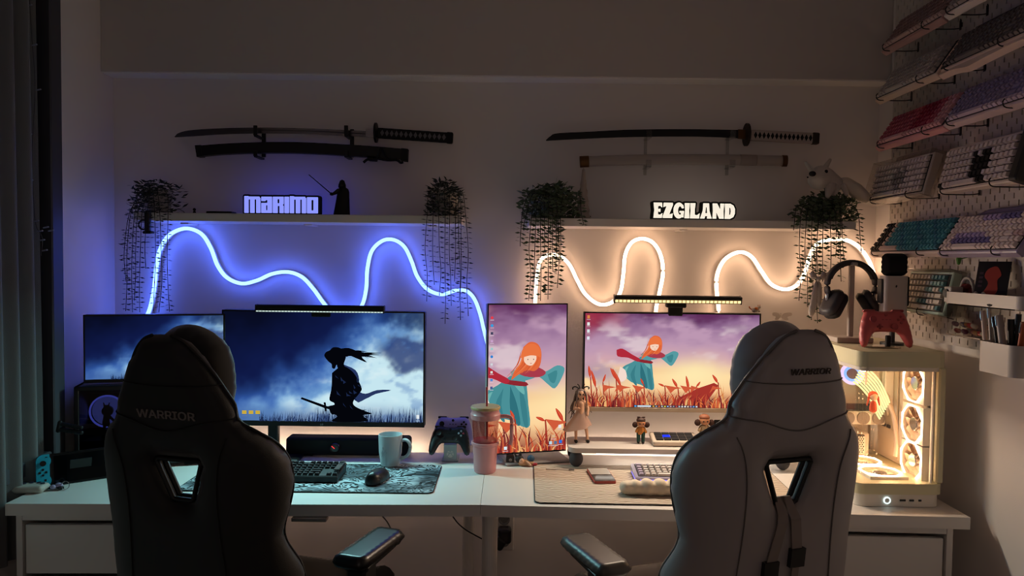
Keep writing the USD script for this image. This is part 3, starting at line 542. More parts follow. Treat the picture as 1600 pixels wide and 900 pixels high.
# right monitor
RY = 2.62; p, q = aty(912.5, 488, RY), aty(1185.5, 640, RY); W = q[0]-p[0]; H = aty(1050, 488.5, RY)[2]-aty(1050, 643.5, RY)[2]
def ar(w, h): A = Art(w, h, dusk_bg, 96); dusk(A); dusk_icons(A); return A
ZR = aty(1050, 643.5, RY)[2]
m4, _ = monitor('wide black monitor with a sunset picture behind the white chair', ((p[0]+q[0])/2, RY, ZR), 0, W, H, .005, .017, .035, ar, black, chin=M('champagne_chin', '#b7a58e', .4))
part('mount_arm', [bx((0, .06, H*.5), (.12, .06, .12), .006), bx((0, .115, H*.5), (.06, .09, .05), .005), bx((0, WY-RY-.007, H*.5), (.14, .012, .16), .003)], M('stand_grey', '#9b9a9c'), m4)
# light bars
def lightbar(label, p0, p1, Y, zt, col, look, leds, power, tilt, aim):
    a, b = aty(*p0, Y), aty(*p1, Y); L = b[0]-a[0]; c = (a+b)/2
    t = thing('light_bar', label, 'lamp', c); R = .012
    def tl(m): return rot(m, tilt, X_)
    part('bar', tl(rbx((0, 0, 0), (L, .024, .026), .006)), blackm, t)
    part('end_cap', tl(rbx((-L/2, 0, 0), (.006, .026, .028), .003)), black, t); part('end_cap', tl(rbx((L/2, 0, 0), (.006, .026, .028), .003)), black, t)
    for k in range(leds): part('led', tl(bx((-L/2+L*(k+.5)/leds, -.0122 if tilt > 5 else -.0118, -.004 if tilt > 5 else -.0095), (L/leds*.74, .0012, .009 if tilt > 5 else .0035), .0004)), LOOKS[look], t)
    part('diffuser', tl(bx((0, -.0116, -.004 if tilt > 5 else -.0095), (L*.985, .001, .0115 if tilt > 5 else .005))), LOOKS[look+'_dim'], t)
    part('clip', [rbx((.0, .024, -.018), (.07, .034, .024), .005), bx((.0, .030, -.035), (.05, .02, .05), .003)], blackm, t)
    lamp_rect(f'{t.GetPath()}/lamp', (0, -.026, -.024), L*.96, .03, lin(col), power, (aim, 0, 0))
E('bar_cool', '#dcefe6', .95); E('bar_cool_dim', '#a9c4bd', .5); E('bar_warm', '#ffe7a8', 1.25); E('bar_warm_dim', '#d8b06a', .55)
lightbar('black monitor lamp with a thin cool strip on the large left monitor', (401, 481.5), (600, 483.5), MY-.01, 0, '#a8f0f0', 'bar_cool', 40, BAR_COOL*30, 0, -20)
lightbar('black monitor lamp with a row of warm lamps over the right monitor', (960, 466.5), (1157, 469.5), RY-.03, 0, '#ffe6c8', 'bar_warm', 32, BAR_WARM*30, 14, -38)

# ------------------------------------------------------------------ gaming chairs, seen from behind
PROF = [(1.313, .0), (1.311, .028), (1.302, .051), (1.286, .070), (1.260, .090), (1.226, .111), (1.185, .133), (1.15, .151), (1.115, .172), (1.085, .225), (1.055, .275), (1.02, .31), (.98, .325), (.94, .325), (.90, .312), (.86, .292), (.83, .283), (.80, .29), (.77, .31), (.73, .335), (.66, .35), (.58, .345), (.53, .32), (.50, .26)]
PROF = [(z, w if z > 1.12 else .115+(w-.115)*.74) for z, w in PROF]
HINGE, RAD, WING, LEAN = .115, .10, math.radians(62), math.radians(7)
def chair_bend(V):
    u, v, n = V[:, 0], V[:, 1], V[:, 2]; au = np.abs(u); sg = np.sign(u)
    k_ = np.clip((1.20-v)/.14, 0, 1); wm = WING*(.62+.38*k_); r = RAD; HINGE = .068+.047*k_; th = np.clip((au-HINGE)/r, 0, wm); ex = np.maximum(0, au-HINGE-r*wm)
    x = np.where(au < HINGE, au, HINGE+r*np.sin(th)+ex*np.cos(th)); y = np.where(au < HINGE, 0, r*(1-np.cos(th))+ex*np.sin(th))
    x, y = x-n*np.sin(th), y+n*np.cos(th); z = v
    d = (z-.55); return np.c_[sg*x, y-d*math.sin(LEAN)-.02*np.clip((v-1.1)/.2, 0, 1)**2, .55+d*math.cos(LEAN)+.012]
def tween(m, fn):
    """lays a shape drawn on the back panel (x, z, outward) over the bent backrest"""
    m = m.copy(); v = m.vertices; m.vertices = fn(np.c_[v[:, 0], v[:, 2], v[:, 1]]); return m
def gaming_chair(label, loc, rz, shell, seat, trim, pillowm, hole_in, straps, lettering, pad_mat, side, LZ, LH, drop=0.0):
    def bend_(V): V = np.array(V, float); V[:, 1] -= drop*np.clip((V[:, 1]-.6)/.7, 0, 2); return chair_bend(V)
    t = thing('gaming_chair', label, 'chair', loc, rz); out = [(w, z) for z, w in PROF]
    g = Polygon(spl(out, 3).tolist()+[(-x, z) for x, z in spl(out, 3)[::-1]]).buffer(0)
    hole = rnd(Polygon([(-.058, 1.012), (.066, 1.012), (.034, .912), (-.018, .912)]), .008)
    g = g.difference(hole); BK, FR = .040, .050
    q = part('backrest', pillow(g, FR, .075, .016, bend_, BK), shell, t, smooth=True)
    def on_back(lines, off=.0015):           # a seam: a thin cord laid along (u, z) points on the rear face
        ms = []
        for pp, r in lines:
            p = spl(pp, 8); d = shapely.distance(g.boundary, shapely.points(p)); h = BK*np.sqrt(np.clip(1-(1-np.clip(d/.075, 0, 1))**2, 0, 1))
            ms.append(tube(bend_(np.c_[p, -(h+off)]), r, 5))
        return ms
    part('seam', on_back([([(-.15, 1.122), (-.10, 1.114), (0, 1.088), (.10, 1.114), (.15, 1.122)], .0016), ([(-.124, 1.200), (0, 1.195), (.124, 1.200)], .0014), ([(.14, 1.08), (.125, 1.02), (.118, .95), (.118, .85), (.125, .7), (.13, .6)], .0016), ([(-.14, 1.08), (-.125, 1.02), (-.118, .95), (-.118, .85), (-.125, .7), (-.13, .6)], .0016)]), trim, q, smooth=True)
    rim = bend_(np.c_[spl([*hole.exterior.coords], 4), np.full(len(spl([*hole.exterior.coords], 4)), -.012)]); rim2 = rim+np.array([0, .022, 0]); 
    part('opening_rim', [tube(rim, .006, 6), tube(rim2, .007, 6)], hole_in, q, smooth=True)
    for sg in (1, -1):                       # piping along the outer edge
        e = np.array([(sg*max(w-.004, 0), z) for z, w in PROF[1:-1]]); part('piping', tube(bend_(np.c_[spl(e, 4), np.full(len(spl(e, 4)), -.006)]), .0035, 6), trim, q, smooth=True)
    tx = text('WARRIOR', LH, .002); w = tx.bounds[1][0]; tx = mv(tx, -w/2+.006, 0, 0); v = tx.vertices; tx.vertices = bend_(np.c_[v[:, 0], v[:, 1]*.8+LZ, -(BK*.995+.0005+v[:, 2])])
    # mirrored reading is avoided: seen from behind, the panel's +x is the viewer's right
    part('lettering', tx, lettering, q)
    pl = pillow(rnd(Polygon(spl([(-.07, 1.12), (.07, 1.12), (.105, 1.17), (.112, 1.235), (.098, 1.295), (.055, 1.332), (0, 1.343), (-.055, 1.332), (-.098, 1.295), (-.112, 1.235), (-.105, 1.17), (-.07, 1.12)], 4)), .01), .05, .075, .014)
    hp = part('neck_pillow', tm(np.c_[pl.vertices[:, 0]*.9, .075+pl.vertices[:, 2]*1.15-(pl.vertices[:, 1]-.55)*math.sin(LEAN), pl.vertices[:, 1]-.012-drop*.9], pl.faces[:, ::-1]), pillowm, t, smooth=True)
    part('seat_cushion', mv(pillow(sbox(-.25, -.25, .25, .27).buffer(-.06).buffer(.06), .055, .06, .03), 0, .29, .50), seat, t, smooth=True)
    for sg in (1, -1): part('seat_bolster', hull([(sg*.235, .08, .52, .045), (sg*.24, .50, .52, .04), (sg*.25, .08, .47, .03), (sg*.25, .50, .47, .03)]), seat, t, smooth=40)
    for sg in (1, -1):
        c = (sg*.285, .33, .684); a = part('armrest', [bx((sg*.285, .28, .52), (.055, .075, .28), .008), bx((sg*.27, .28, .40), (.12, .06, .03), .006)], black, t)
        pd = pillow(rnd(sbox(-.052, -.125, .052, .125), .03), .017, .016, .012); part('armrest_pad', mv(rot(pd, sg*-4, Z_), *c), pad_mat, a, smooth=True); part('pad_base', bx((c[0], c[1], .661), (.07, .17, .016), .004), black, a)
    part('tilt_housing', [bx((0, .27, .365), (.26, .3, .05), .01), bx((0, .02, .42), (.34, .05, .06), .01)], black, t)
    part('gas_lift', [cyl((0, .25, .09), (0, .25, .35), .026), cyl((0, .25, .09), (0, .25, .22), .034)], black, t)
    for k in range(5):
        a = math.radians(72*k+18); d = np.array([math.cos(a), math.sin(a), 0]); b = np.array([0, .25, 0])
        part('base_leg', hull([(*(b+d*.02+[0, 0, .095])[:3], .028), (*(b+d*.31+[0, 0, .075])[:3], .018)]), black, t); e = b+d*.315
        part('castor', [cyl(e+np.array([-d[1], d[0], 0])*o+[0, 0, .03], e+np.array([-d[1], d[0], 0])*(o+.02)+[0, 0, .03], .03) for o in (-.026, .006)]+[cyl(e+[0, 0, .03], e+[0, 0, .075], .008)], black, t)
    if straps:
        for sg in (-1, 1):
            top = np.array([sg*.008, .925]); bot = np.array([sg*.034-.008, .80 if sg > 0 else .775]); n = 10
            for nm, A_, B_, ww, mt in (('harness_strap', top, bot, .013, M('strap_web', '#8d8079', .8)), ('strap_buckle', bot+[0, .012], bot-[0, .032], .019, black), ('strap_tail', bot-[0, .03], bot-[0, .2], .009, M('strap_web', '#8d8079'))):
                p = A_+(B_-A_)*np.linspace(0, 1, n)[:, None]; off = np.linspace(.0 if nm == 'harness_strap' else .012, .012, n); V, Fc = [], []
                th = .006 if nm == 'strap_buckle' else .0015
                for i in range(n):
                    o = -(BK+.003+off[i]*.3) if p[i][1] < .885 else -(BK+.003)*np.clip((.935-p[i][1])/.05, -.2, 1)
                    V += [(p[i][0]-ww, p[i][1], o-th), (p[i][0]+ww, p[i][1], o-th), (p[i][0]+ww, p[i][1], o+th), (p[i][0]-ww, p[i][1], o+th)]
                V = bend_(np.array(V)); 
                for i in range(n-1):
                    for j in range(4): a_, b_ = i*4+j, i*4+(j+1) % 4; Fc += [[a_, a_+4, b_+4], [a_, b_+4, b_]]
                e = (n-1)*4; Fc += [[0, 1, 2], [0, 2, 3], [e, e+2, e+1], [e, e+3, e+2]]
                m = tm(V, Fc); m.invert() if m.volume < 0 else None; part(nm, m, mt, t)
    return t
leatherk = M('black_upholstery', '#08080a', .62, bump=.25, bscale=700, sheen_weight=.15); leatherw = M('white_leather', '#a39a97', .42, bump=.12, bscale=500)
gaming_chair('black fabric gaming chair in front of the large left monitor', (-.735, 1.71, 0), -15, leatherk, M('black_seat', '#0b0b0d', .7), M('black_thread', '#141315', .7), M('black_velour', '#0a0a0c', .85, sheen_weight=.4), M('black_rim', '#050506', .5), False, M('grey_stitch', '#7a7370', .7), M('black_pad', '#0d0d0f', .28), 1, 1.118, .023, .028)
gaming_chair('white leather gaming chair with harness straps in front of the right monitor', (.60, 1.70, 0), 18, leatherw, M('white_seat', '#a59c96', .45), M('grey_thread', '#6f6763', .7), M('white_velour', '#9a9290', .6, sheen_weight=.3), M('black_rim', '#050506'), True, M('dark_stitch', '#40362f', .7), M('grey_pad', '#4a443f', .35), -1, 1.216, .016)

# ------------------------------------------------------------------ white computer with glass front and side, right desk end
PX0, PX1, PY0, PY1, PZ0, PZ1 = 1.03, 1.292, 2.165, 2.60, ZD+.001, 1.205
wc = M('pc_white', '#e6e0d6', .4); wcm = M('pc_inner', '#d9cdbd', .5)
E('ring_glow', '#ffc08a', 22); E('cable_glow', '#fff0a0', 1.35); E('ring_blue', '#7fb4ff', 1.3); E('ring_pink', '#f0d4ff', 1.2); E('button_glow', '#e2ffff', 1.6)
pc = thing('desktop_computer', 'white glass fronted computer lit warm inside at the right desk end', 'computer')
cx, cy = (PX0+PX1)/2, (PY0+PY1)/2; cr = .028
def plan(i=0): return sbox(PX0+i, PY0+i, PX1-i, PY1-i).buffer(-cr).buffer(cr)
part('foot_plinth', slab(plan(.006), .038, PZ0), wc, pc); part('bottom_tray', slab(plan(), .032, PZ0+.038), cream, pc)
part('top_panel', slab(plan(), .046, PZ1-.046), cream, pc); part('top_inner_rim', slab(plan(.006).difference(plan(.03)), .012, PZ1-.059), wc, pc)
gz0, gz1 = PZ0+.07, PZ1-.046
part('side_panel', bx((PX1-.006, cy+.01, (gz0+gz1)/2), (.012, PY1-PY0-.03, gz1-gz0), .002), wc, pc); part('rear_panel', bx((cx, PY1-.006, (gz0+gz1)/2), (PX1-PX0-.02, .012, gz1-gz0), .002), wc, pc)
part('corner_post', bx((PX1-.012, PY0+.014, (gz0+gz1)/2), (.022, .022, gz1-gz0), .005), cream, pc); part('corner_post', bx((PX1-.036, PY0+.012, (gz0+gz1)/2), (.006, .01, gz1-gz0), .002), wc, pc)
part('front_glass', bx(((PX0+PX1)/2-.006, PY0+.004, (gz0+gz1)/2), (PX1-PX0-.056, .004, gz1-gz0)), pane, pc); part('side_glass', bx((PX0+.004, cy, (gz0+gz1)/2), (.004, PY1-PY0-.056, gz1-gz0)), pane, pc)
part('corner_glass', cat([bx((PX0+.028-.024*math.cos(a), PY0+.028-.024*math.sin(a), (gz0+gz1)/2), (.004, .011, gz1-gz0)).apply_transform(rotm(a, Z_, (PX0+.028-.024*math.cos(a), PY0+.028-.024*math.sin(a), 0))) for a in np.radians([15, 45, 75])]), pane, pc)
pb_ = part('power_button', up(lathe([(0, 0), (.0085, 0), (.0085, .002), (0, .002)], 24)).apply_translation((aty(1387, 785, PY0)[0], PY0+.0055, PZ0+.019)), wc, pc)
bxx = aty(1387, 785, PY0)[0]; part('button_ring', up(lathe([(.0075, 0), (.0105, 0), (.0105, .003), (.0075, .003), (.0075, 0)], 24)).apply_translation((bxx, PY0+.0055, PZ0+.019)), LOOKS['button_glow'], pb_)
for x, w in ((1412, .018), (1426, .014), (1439, .009)): part('port', rbx((aty(x, 785, PY0)[0], PY0+.006, PZ0+.019), (w, .004, .006), .0015), black, pc)
# inside: tray with board on the right hand wall, facing left
TX = PX1-.022
part('tray', bx((TX, (PY0+.05+PY1)/2, (gz0+gz1)/2), (.006, PY1-PY0-.07, gz1-gz0-.004)), wcm, pc)
part('rear_shroud', bx((cx-.01, PY1-.022, (gz0+gz1)/2), (PX1-PX0-.05, .016, gz1-gz0-.02), .002), wcm, pc)
brd = part('mainboard', bx((TX-.008, 2.485, 1.04), (.004, .20, .25)), M('board_white', '#c9bfae', .5), pc)
for y, z, s1, s2, d in ((2.545, 1.135, .04, .05, .03), (2.50, 1.15, .07, .025, .026), (2.46, .985, .06, .05, .010), (2.51, .945, .10, .03, .010), (2.425, 1.06, .012, .12, .03), (2.41, 1.06, .008, .12, .03)): part('heatsink', bx((TX-.01-d/2, y, z), (d, s1, s2), .003), wcm if s1 > .02 else white, brd)
for k in range(5): part('memory_chip', bx((TX-.012, 2.43+.03*k, .925), (.006, .018, .01)), dgrey, brd)
PD = np.array([-.52, -.85, 0]); PD /= np.linalg.norm(PD); PC_ = np.array([1.137, 2.44, 1.098])
part('cooler_block', bx((1.20, 2.47, 1.09), (.13, .06, .05), .004), wcm, pc)
pu = part('pump_head', cyl(PC_-PD*.045, PC_, .038, n=32), wc, pc)
def pring(r1, r2, d, lk): part('pump_ring', (lathe([(r1, 0), (r2, 0), (r2, .003), (r1, .003), (r1, 0)], 32).apply_transform(trimesh.geometry.align_vectors([0, 0, 1], PD)).apply_translation(PC_+PD*d)), LOOKS[lk], pu)
pring(.026, .037, .0004, 'ring_pink'); pring(.0175, .026, .0006, 'ring_blue'); part('pump_screen', cyl(PC_, PC_+PD*.002, .0172, n=32), M('pump_dark', '#5a4038', .2), pu)
def frame_fan(c, axis, r, lab=None):
    """fan of radius r; axis 'x' faces left, 'z' faces up"""
    def o(m): m = m.copy(); m.apply_transform(rotm(math.pi/2, Y_)) if axis == 'x' else None; m.apply_translation(c); return m
    if axis == 'x': o = lambda m: mv(rot(m, -90, Y_), *c)
    else: o = lambda m: mv(m, *c)
    octo = Point(0, 0).buffer(1, 2).exterior.coords; oc = Polygon([(r*1.06*math.cos(a), r*1.06*math.sin(a)) for a in np.radians(np.arange(22.5, 360, 45))]); sq = sbox(-r, -r, r, r)
    f = part('fan_frame', o(slab(sq.difference(Point(0, 0).buffer(r*.93, 16)), .025, -.0125)), wc, pc)
    part('light_ring', o(slab(oc.difference(oc.buffer(-.0030)), .004, .0128)), LOOKS['ring_glow'], f)
    part('fan_hub', o(lathe([(0, -.011), (r*.36, -.011), (r*.36, .009), (r*.33, .011), (0, .011)], 28)), chrome, f)
    bl = []
    for k in range(9):
        a0 = 2*math.pi*k/9; V, Fc = [], []
        for i, rr in enumerate(np.linspace(r*.34, r*.90, 5)):
            aa = a0+.35*(i/4)**1.3; w = .30+.05*i/4
            for j, (q, zz) in enumerate(((-w, .007), (0, .001), (w, -.007))): V.append((rr*math.cos(aa+q), rr*math.sin(aa+q), zz))
        for i in range(4):
            for j in range(2): p = i*3+j; Fc += [[p, p+3, p+4], [p, p+4, p+1]]
        bl.append(o(tm(V, Fc)))
    part('fan_guard', o(slab(Point(0, 0).buffer(r*.94, 20), .002, -.0115)), M('fan_guard_beige', '#b89f88', .5), f)
    part('blade', bl, M('fan_blade', '#d8bfa6', .35), f, kind='stuff')
    return f
for z in (1.098, .972, .846+.012): frame_fan((TX-.016, PY0+.092, z), 'x', .0585)
frame_fan((1.150, PY0+.10, gz0-.004), 'z', .058); frame_fan((1.150, PY0+.225, gz0-.004), 'z', .058)
cards = part('graphics_card', bx((1.165, 2.47, .955), (.15, .11, .045), .004), wc, pc)
for x in (1.115, 1.165, 1.215): part('card_fan', up(lathe([(0, 0), (.021, 0), (.021, .003), (0, .003)], 20)).apply_translation((x, 2.414, .955)), M('card_fan_grey', '#8f8378', .4), cards)
part('backplate', bx((1.165, 2.47, .981), (.15, .105, .004), .001), dgrey, cards)
for k in range(8):                                                        # glowing flat power cable falling across the board
    o = k*.0085; pp = spl([(1.150-o*.35, 2.40+o*.2, 1.135-o), (1.163-o*.4, 2.378, 1.120-o), (1.185-o*.45, 2.355, 1.088-o), (1.206-o*.5, 2.35, 1.045-o), (1.222-o*.5, 2.36, 1.018-o*.9)], 5)
    part('power_cable', tube(pp, .0031, 6), LOOKS['cable_glow'], pc, smooth=True)
part('cable_comb', bx((1.150, 2.372, 1.092), (.006, .004, .05)).apply_transform(rotm(.0, Y_)), white, pc)
for k in range(2): part('coolant_tube', tube(spl([(1.205+.016*k, 2.47, 1.07), (1.222+.014*k, 2.40, 1.03), (1.238, 2.36, .975-.012*k), (1.238, 2.34, .90), (1.23, 2.33, .85)], 6), .0065, 8), M('tube_pale', '#cdb9a8', .45), pc, smooth=True)
gr = sbox(1.085, .842, 1.165, .898); hol = [Point(1.089+.0075*i+(.00375 if j % 2 else 0), .846+.0062*j).buffer(.0026, 2) for i in range(10) for j in range(9)]
part('grille', prism(gr.difference(unary_union(hol)), .003, 2.40), wc, pc); part('grille_back', bx((1.125, 2.415, .870), (.085, .02, .06)), dgrey, pc)
part('power_supply_shroud', bx((1.12, 2.50, .866), (.14, .16, .075), .004), wcm, pc)
for k, (x, z) in enumerate(((1.075, 1.145), (1.06, 1.02))): part('light_bar', bx((PX0+.03, PY0+.1+.2*k, PZ1-.062), (.006, .14, .005)), LOOKS['ring_glow'], pc)  # glowing bars added under the case roof to brighten the inside
fg = thing('figurine', 'small orange figurine standing inside the white computer', 'figurine', tuple(aty(1364, 645, 2.32)))
om = M('orange_toy', '#e0582c', .5)
part('pedestal', lathe([(0, -.13), (.016, -.13), (.016, -.124), (.005, -.118), (.005, -.006), (.016, 0), (0, 0)], 16), acrylic, fg)
part('body', hull([(0, 0, .012, .012), (0, 0, .03, .009)]), om, fg); part('head', sph((0, 0, .052), .013), M('pale_skin', '#f2c9a8', .5), fg); part('hair', [sph((0, .003, .056), (.015, .013, .013)), hull([(-.014, 0, .05, .004), (-.02, 0, .025, .002)]), hull([(.014, 0, .05, .004), (.02, 0, .025, .002)])], om, fg)

# ------------------------------------------------------------------ things on top of the white computer
def gamepad(t, W, body, stick, face_v, btn, tilt, at, shadow=None, nbtn=None):
    half = [(0, .300), (.10, .305), (.19, .325), (.30, .325), (.375, .275), (.425, .17), (.465, .02), (.495, -.16), (.50, -.28), (.475, -.36), (.425, -.385), (.37, -.355), (.315, -.25), (.255, -.14), (.20, -.095), (.10, -.085), (0, -.085)]
    g = Polygon((np.array(half+[(-x, z) for x, z in half[::-1]])*W)).buffer(.004*W).buffer(-.004*W).buffer(0)
    g = Polygon(spl(list(g.exterior.coords)[:-1:1], 2)).buffer(0); hb = W*.12
    def o(m): m = up(m); m = rot(m, tilt, X_); return mv(m, *at)
    bd = part('shell', o(pillow(g, hb*.75, W*.15, W*.035, None, hb*1.1)), body, t, smooth=True)
    zf = hb*.72
    for x, z in ((-.27, .13), (.12, -.005)):
        part('thumb_stick', o(lathe([(0, zf-.002), (.045*W, zf-.002), (.045*W, zf+.02*W), (.062*W, zf+.035*W), (.062*W, zf+.055*W), (.045*W, zf+.05*W), (0, zf+.045*W)], 18).apply_translation([x*W, z*W, 0])), stick, t)
    part('direction_pad', o(cat([bx((-.135*W, -.005*W, zf+.008*W), (.11*W, .035*W, .03*W), .001), bx((-.135*W, -.005*W, zf+.008*W), (.035*W, .11*W, .03*W), .001)])), stick, t)
    for k, (x, z) in enumerate(((.27, .185), (.27, .075), (.215, .13), (.325, .13))): part('face_button', o(lathe([(0, zf-.01*W), (.026*W, zf-.01*W), (.026*W, zf+.012*W), (.018*W, zf+.022*W), (0, zf+.024*W)], 14).apply_translation([x*W, z*W, 0])), (nbtn or [btn]*4)[k], t)
    part('guide_button', o(lathe([(0, zf), (.032*W, zf), (.03*W, zf+.012*W), (0, zf+.014*W)], 16).apply_translation([0, .225*W, 0])), btn, t)
    for x in (-.07, 0, .07): part('menu_button', o(rbx((x*W, .13*W, zf+.002*W), (.035*W, .016*W, .014*W), .002*W)), btn, t)
    for sg in (-1, 1): part('bumper', o(rbx((sg*.27*W, .315*W, -.02*W), (.22*W, .05*W, .09*W), .02*W)), stick, t)
    return bd
p = aty(1383, 522, 2.25)
cp = thing('game_controller', 'pink game controller propped on top of the white computer', 'game controller', (p[0]-.004, 2.245, PZ1)); pk = M('pink_shell', '#c95a5c', .42); pkd = M('pink_dark', '#a94448', .4)
gamepad(cp, .163, pk, pkd, None, pkd, -14, (0, 0, .0655))
st = thing('controller_stand', 'clear acrylic stand under the pink controller', 'stand', (p[0]-.004, 2.275, PZ1)); part('foot', bx((0, 0, .003), (.10, .07, .006), .002), acrylic, st); part('prop', bx((.02, -.012, .022), (.014, .012, .034), .002), blackm, st)
# headphones on a pale stand
hx0 = aty(1328, 520, 2.44)[0]; hs = thing('headphone_stand', 'pale bar headphone stand on the white computer', 'stand', (hx0, 2.44, PZ1)); hm = M('stand_pale', '#b9aca4', .45)
zt = aty(1328, 402, 2.44)[2]-PZ1; part('base', rbx((-.004, 0, .009), (.12, .10, .018), .004), hm, hs); part('post', bx((0, 0, (zt-.012)/2+.008), (.017, .014, zt-.03), .002), hm, hs); part('rest', rbx((0, 0, zt-.022), (.02, .05, .012), .004), hm, hs)
hp = thing('headphones', 'dark grey over-ear headphones hanging on the pale stand', 'headphones', (hx0, 2.44, PZ1)); hd = M('headphone_grey', '#35333a', .5); hl = M('headphone_pad', '#1d1c20', .6)
R = .079; cz = zt-.016-R; arc = [(R*1.02*math.cos(a), 0, cz+R*math.sin(a)) for a in np.radians(np.linspace(-18, 198, 30))]
V = []; part('headband', tube(arc, .0085, 10, flat=2.0), hd, hp, smooth=True)
part('band_cushion', tube([(x*.93, 0, cz+(z-cz)*.93) for x, _, z in arc[5:25]], .006, 8, flat=2.2), hl, hp, smooth=True)
for sg in (-1, 1):
    e = np.array([sg*R*.98, 0, cz-.03]); a = math.radians(38); nrm = np.array([sg*math.cos(a), -.35, -math.sin(a)*0+.1]); 
    def o(m, sg=sg): m = rot(m, sg*58, Y_); m = rot(m, -sg*20, Z_); return mv(m, sg*R*.72, -.004, cz-.062)
    cup = Polygon(spl([(.034, 0), (.028, .032), (0, .044), (-.028, .032), (-.034, 0), (-.028, -.032), (0, -.044), (.028, -.032), (.034, 0)], 4)).buffer(0); cup = affinity.scale(affinity.rotate(cup, 90), 1.18, 1.18)
    s_ = part('ear_cup', o(mv(pillow(cup, .014, .02, .008), 0, 0, .013)), hd, hp, smooth=True); part('ear_pad', o(mv(pillow(cup.buffer(-.001), .013, .012, .008), 0, 0, -.008)), hl, s_, smooth=True)
    part('yoke', tube([(sg*R*1.0, 0, cz-.02), (sg*R*.99, 0, cz-.045), (sg*R*.90, 0, cz-.06)], .006, 8), chrome, hp, smooth=True)
# microphone-like white capsule with black top
q = aty(1394, 522, 2.36); ms = thing('microphone', 'white desk microphone with a black foam top on the computer', 'microphone', (q[0], 2.36, PZ1)); w_ = .0395; zz = lambda py: aty(1394, py, 2.36)[2]-PZ1
rr = lambda z0, z1, w, r: slab(sbox(-w, -w*.62, w, w*.62).buffer(-r).buffer(r), z1-z0, z0)
part('body', rr(zz(512), zz(431), w_-.002, .012), M('mic_white', '#c9bfb8', .4), ms); part('foam_top', pillow(sbox(-w_, zz(431), w_, zz(396)).buffer(-.015).buffer(.015), w_*.66, .018, .008).apply_transform(np.array([[1, 0, 0, 0], [0, 0, -1, 0], [0, 1, 0, 0], [0, 0, 0, 1]])), M('foam', '#0a090a', .95), ms, smooth=True)
part('side_grip', bx((w_+.003, .004, zz(455)), (.007, .03, zz(432)-zz(478)), .003), blackm, ms); part('side_grip', bx((-w_-.002, .004, zz(455)), (.005, .03, zz(440)-zz(478)), .002), dgrey, ms)
part('logo', up(slab(Polygon([(-.001, -.005), (.003, 0), (.001, .005), (-.003, .001)]), .0006)).apply_translation((-.004, -w_*.62-.0002, zz(447))), dgrey, ms); part('foot', slab(Point(0, 0).buffer(.035, 16), .008, .0), dgrey, ms); part('stem', cyl((0, 0, .006), (0, 0, zz(511)), .008), dgrey, ms)

# ------------------------------------------------------------------ things on the left desk
def wave_cloth(name, a, b, c, scale, dark, light):
    LOOKS[name] = usdkit.material(stage, '/World/Looks/'+name, {'tc': ('texture_coordinate', {}), 'mp': ('mapping', {'scale': scale}), 'n': ('noise_texture', {'scale': a, 'detail': 2.0, 'distortion': b}), 'w': ('math', {'math_type': 'multiply', 'value2': c}), 's': ('math', {'math_type': 'sine'}), 'r': ('rgb_ramp', {'ramp': [(.0, lin(dark)), (.30, lin(dark)), (.46, lin(light)), (1, lin(light))]}), 'ad': ('math', {'math_type': 'multiply_add', 'value2': .5, 'value3': .5}),
        'n2': ('noise_texture', {'scale': a*.55, 'detail': 3.0}), 'r2': ('rgb_ramp', {'ramp': [(.42, (.18, .2, .22)), (.56, (1, 1, 1))]}), 'mx': ('mix_color', {'blend_type': 'multiply', 'fac': 1.0 if c > 30 else .0}), 'p': ('principled_bsdf', {'roughness': .85})},
        [('tc.object', 'mp.vector'), ('mp.vector', 'n.vector'), ('mp.vector', 'n2.vector'), ('n.fac', 'w.value1'), ('w.value', 's.value1'), ('s.value', 'ad.value1'), ('ad.value', 'r.fac'), ('n2.fac', 'r2.fac'), ('r.color', 'mx.a'), ('r2.color', 'mx.b'), ('mx.result', 'p.base_color')], surface='p.BSDF'); return LOOKS[name]
def mat_on_desk(name, label, pts, mat, edge, r=.02):
    g = Polygon(pts).buffer(-r).buffer(r); t = thing(name, label, 'desk mat', (0, 0, ZD+.0006))
    part('cloth', slab(g, .0034), mat, t); e = np.array(g.exterior.coords); part('stitched_edge', tube(np.c_[e, np.full(len(e), .0018)], .0019, 5), edge, t, smooth=True); return t
P2 = lambda x, y: atz(x, y, ZD)[:2]
fr, bk = P2(676, 772), P2(690, 728); left = -1.03
MATTOP = ZD+.0006+.0036
mat_on_desk('desk_mat', 'dark desk mat with pale swirling wave print under the black keyboard', [(left, fr[1]), fr, bk, (left, bk[1])], wave_cloth('wave_print', 5.5, .9, 52.0, (2.2, 3.2, 1), '#15191d', '#aebcc4'), blackm)
LOOKS['wave_beige'] = usdkit.material(stage, '/World/Looks/wave_beige', {'tc': ('texture_coordinate', {}), 'w': ('wave_texture', {'wave_type': 'bands', 'bands_direction': 'y', 'scale': 26.0, 'distortion': 9.0, 'detail': 1.0, 'detail_scale': .8}), 'r': ('rgb_ramp', {'ramp': [(.25, lin('#92826f')), (.5, lin('#cfc0b0')), (1, lin('#d5c7b8'))]}), 'p': ('principled_bsdf', {'roughness': .85})},
    [('tc.object', 'w.vector'), ('w.fac', 'r.fac'), ('r.color', 'p.base_color')], surface='p.BSDF')
f2, b2 = P2(836, 787), P2(834, 727)
mat_on_desk('desk_mat', 'beige desk mat with a fine wavy line pattern under the pale keyboard', [f2, (.88, f2[1]-.012), (.90, b2[1]-.01), b2], LOOKS['wave_beige'], blackm)

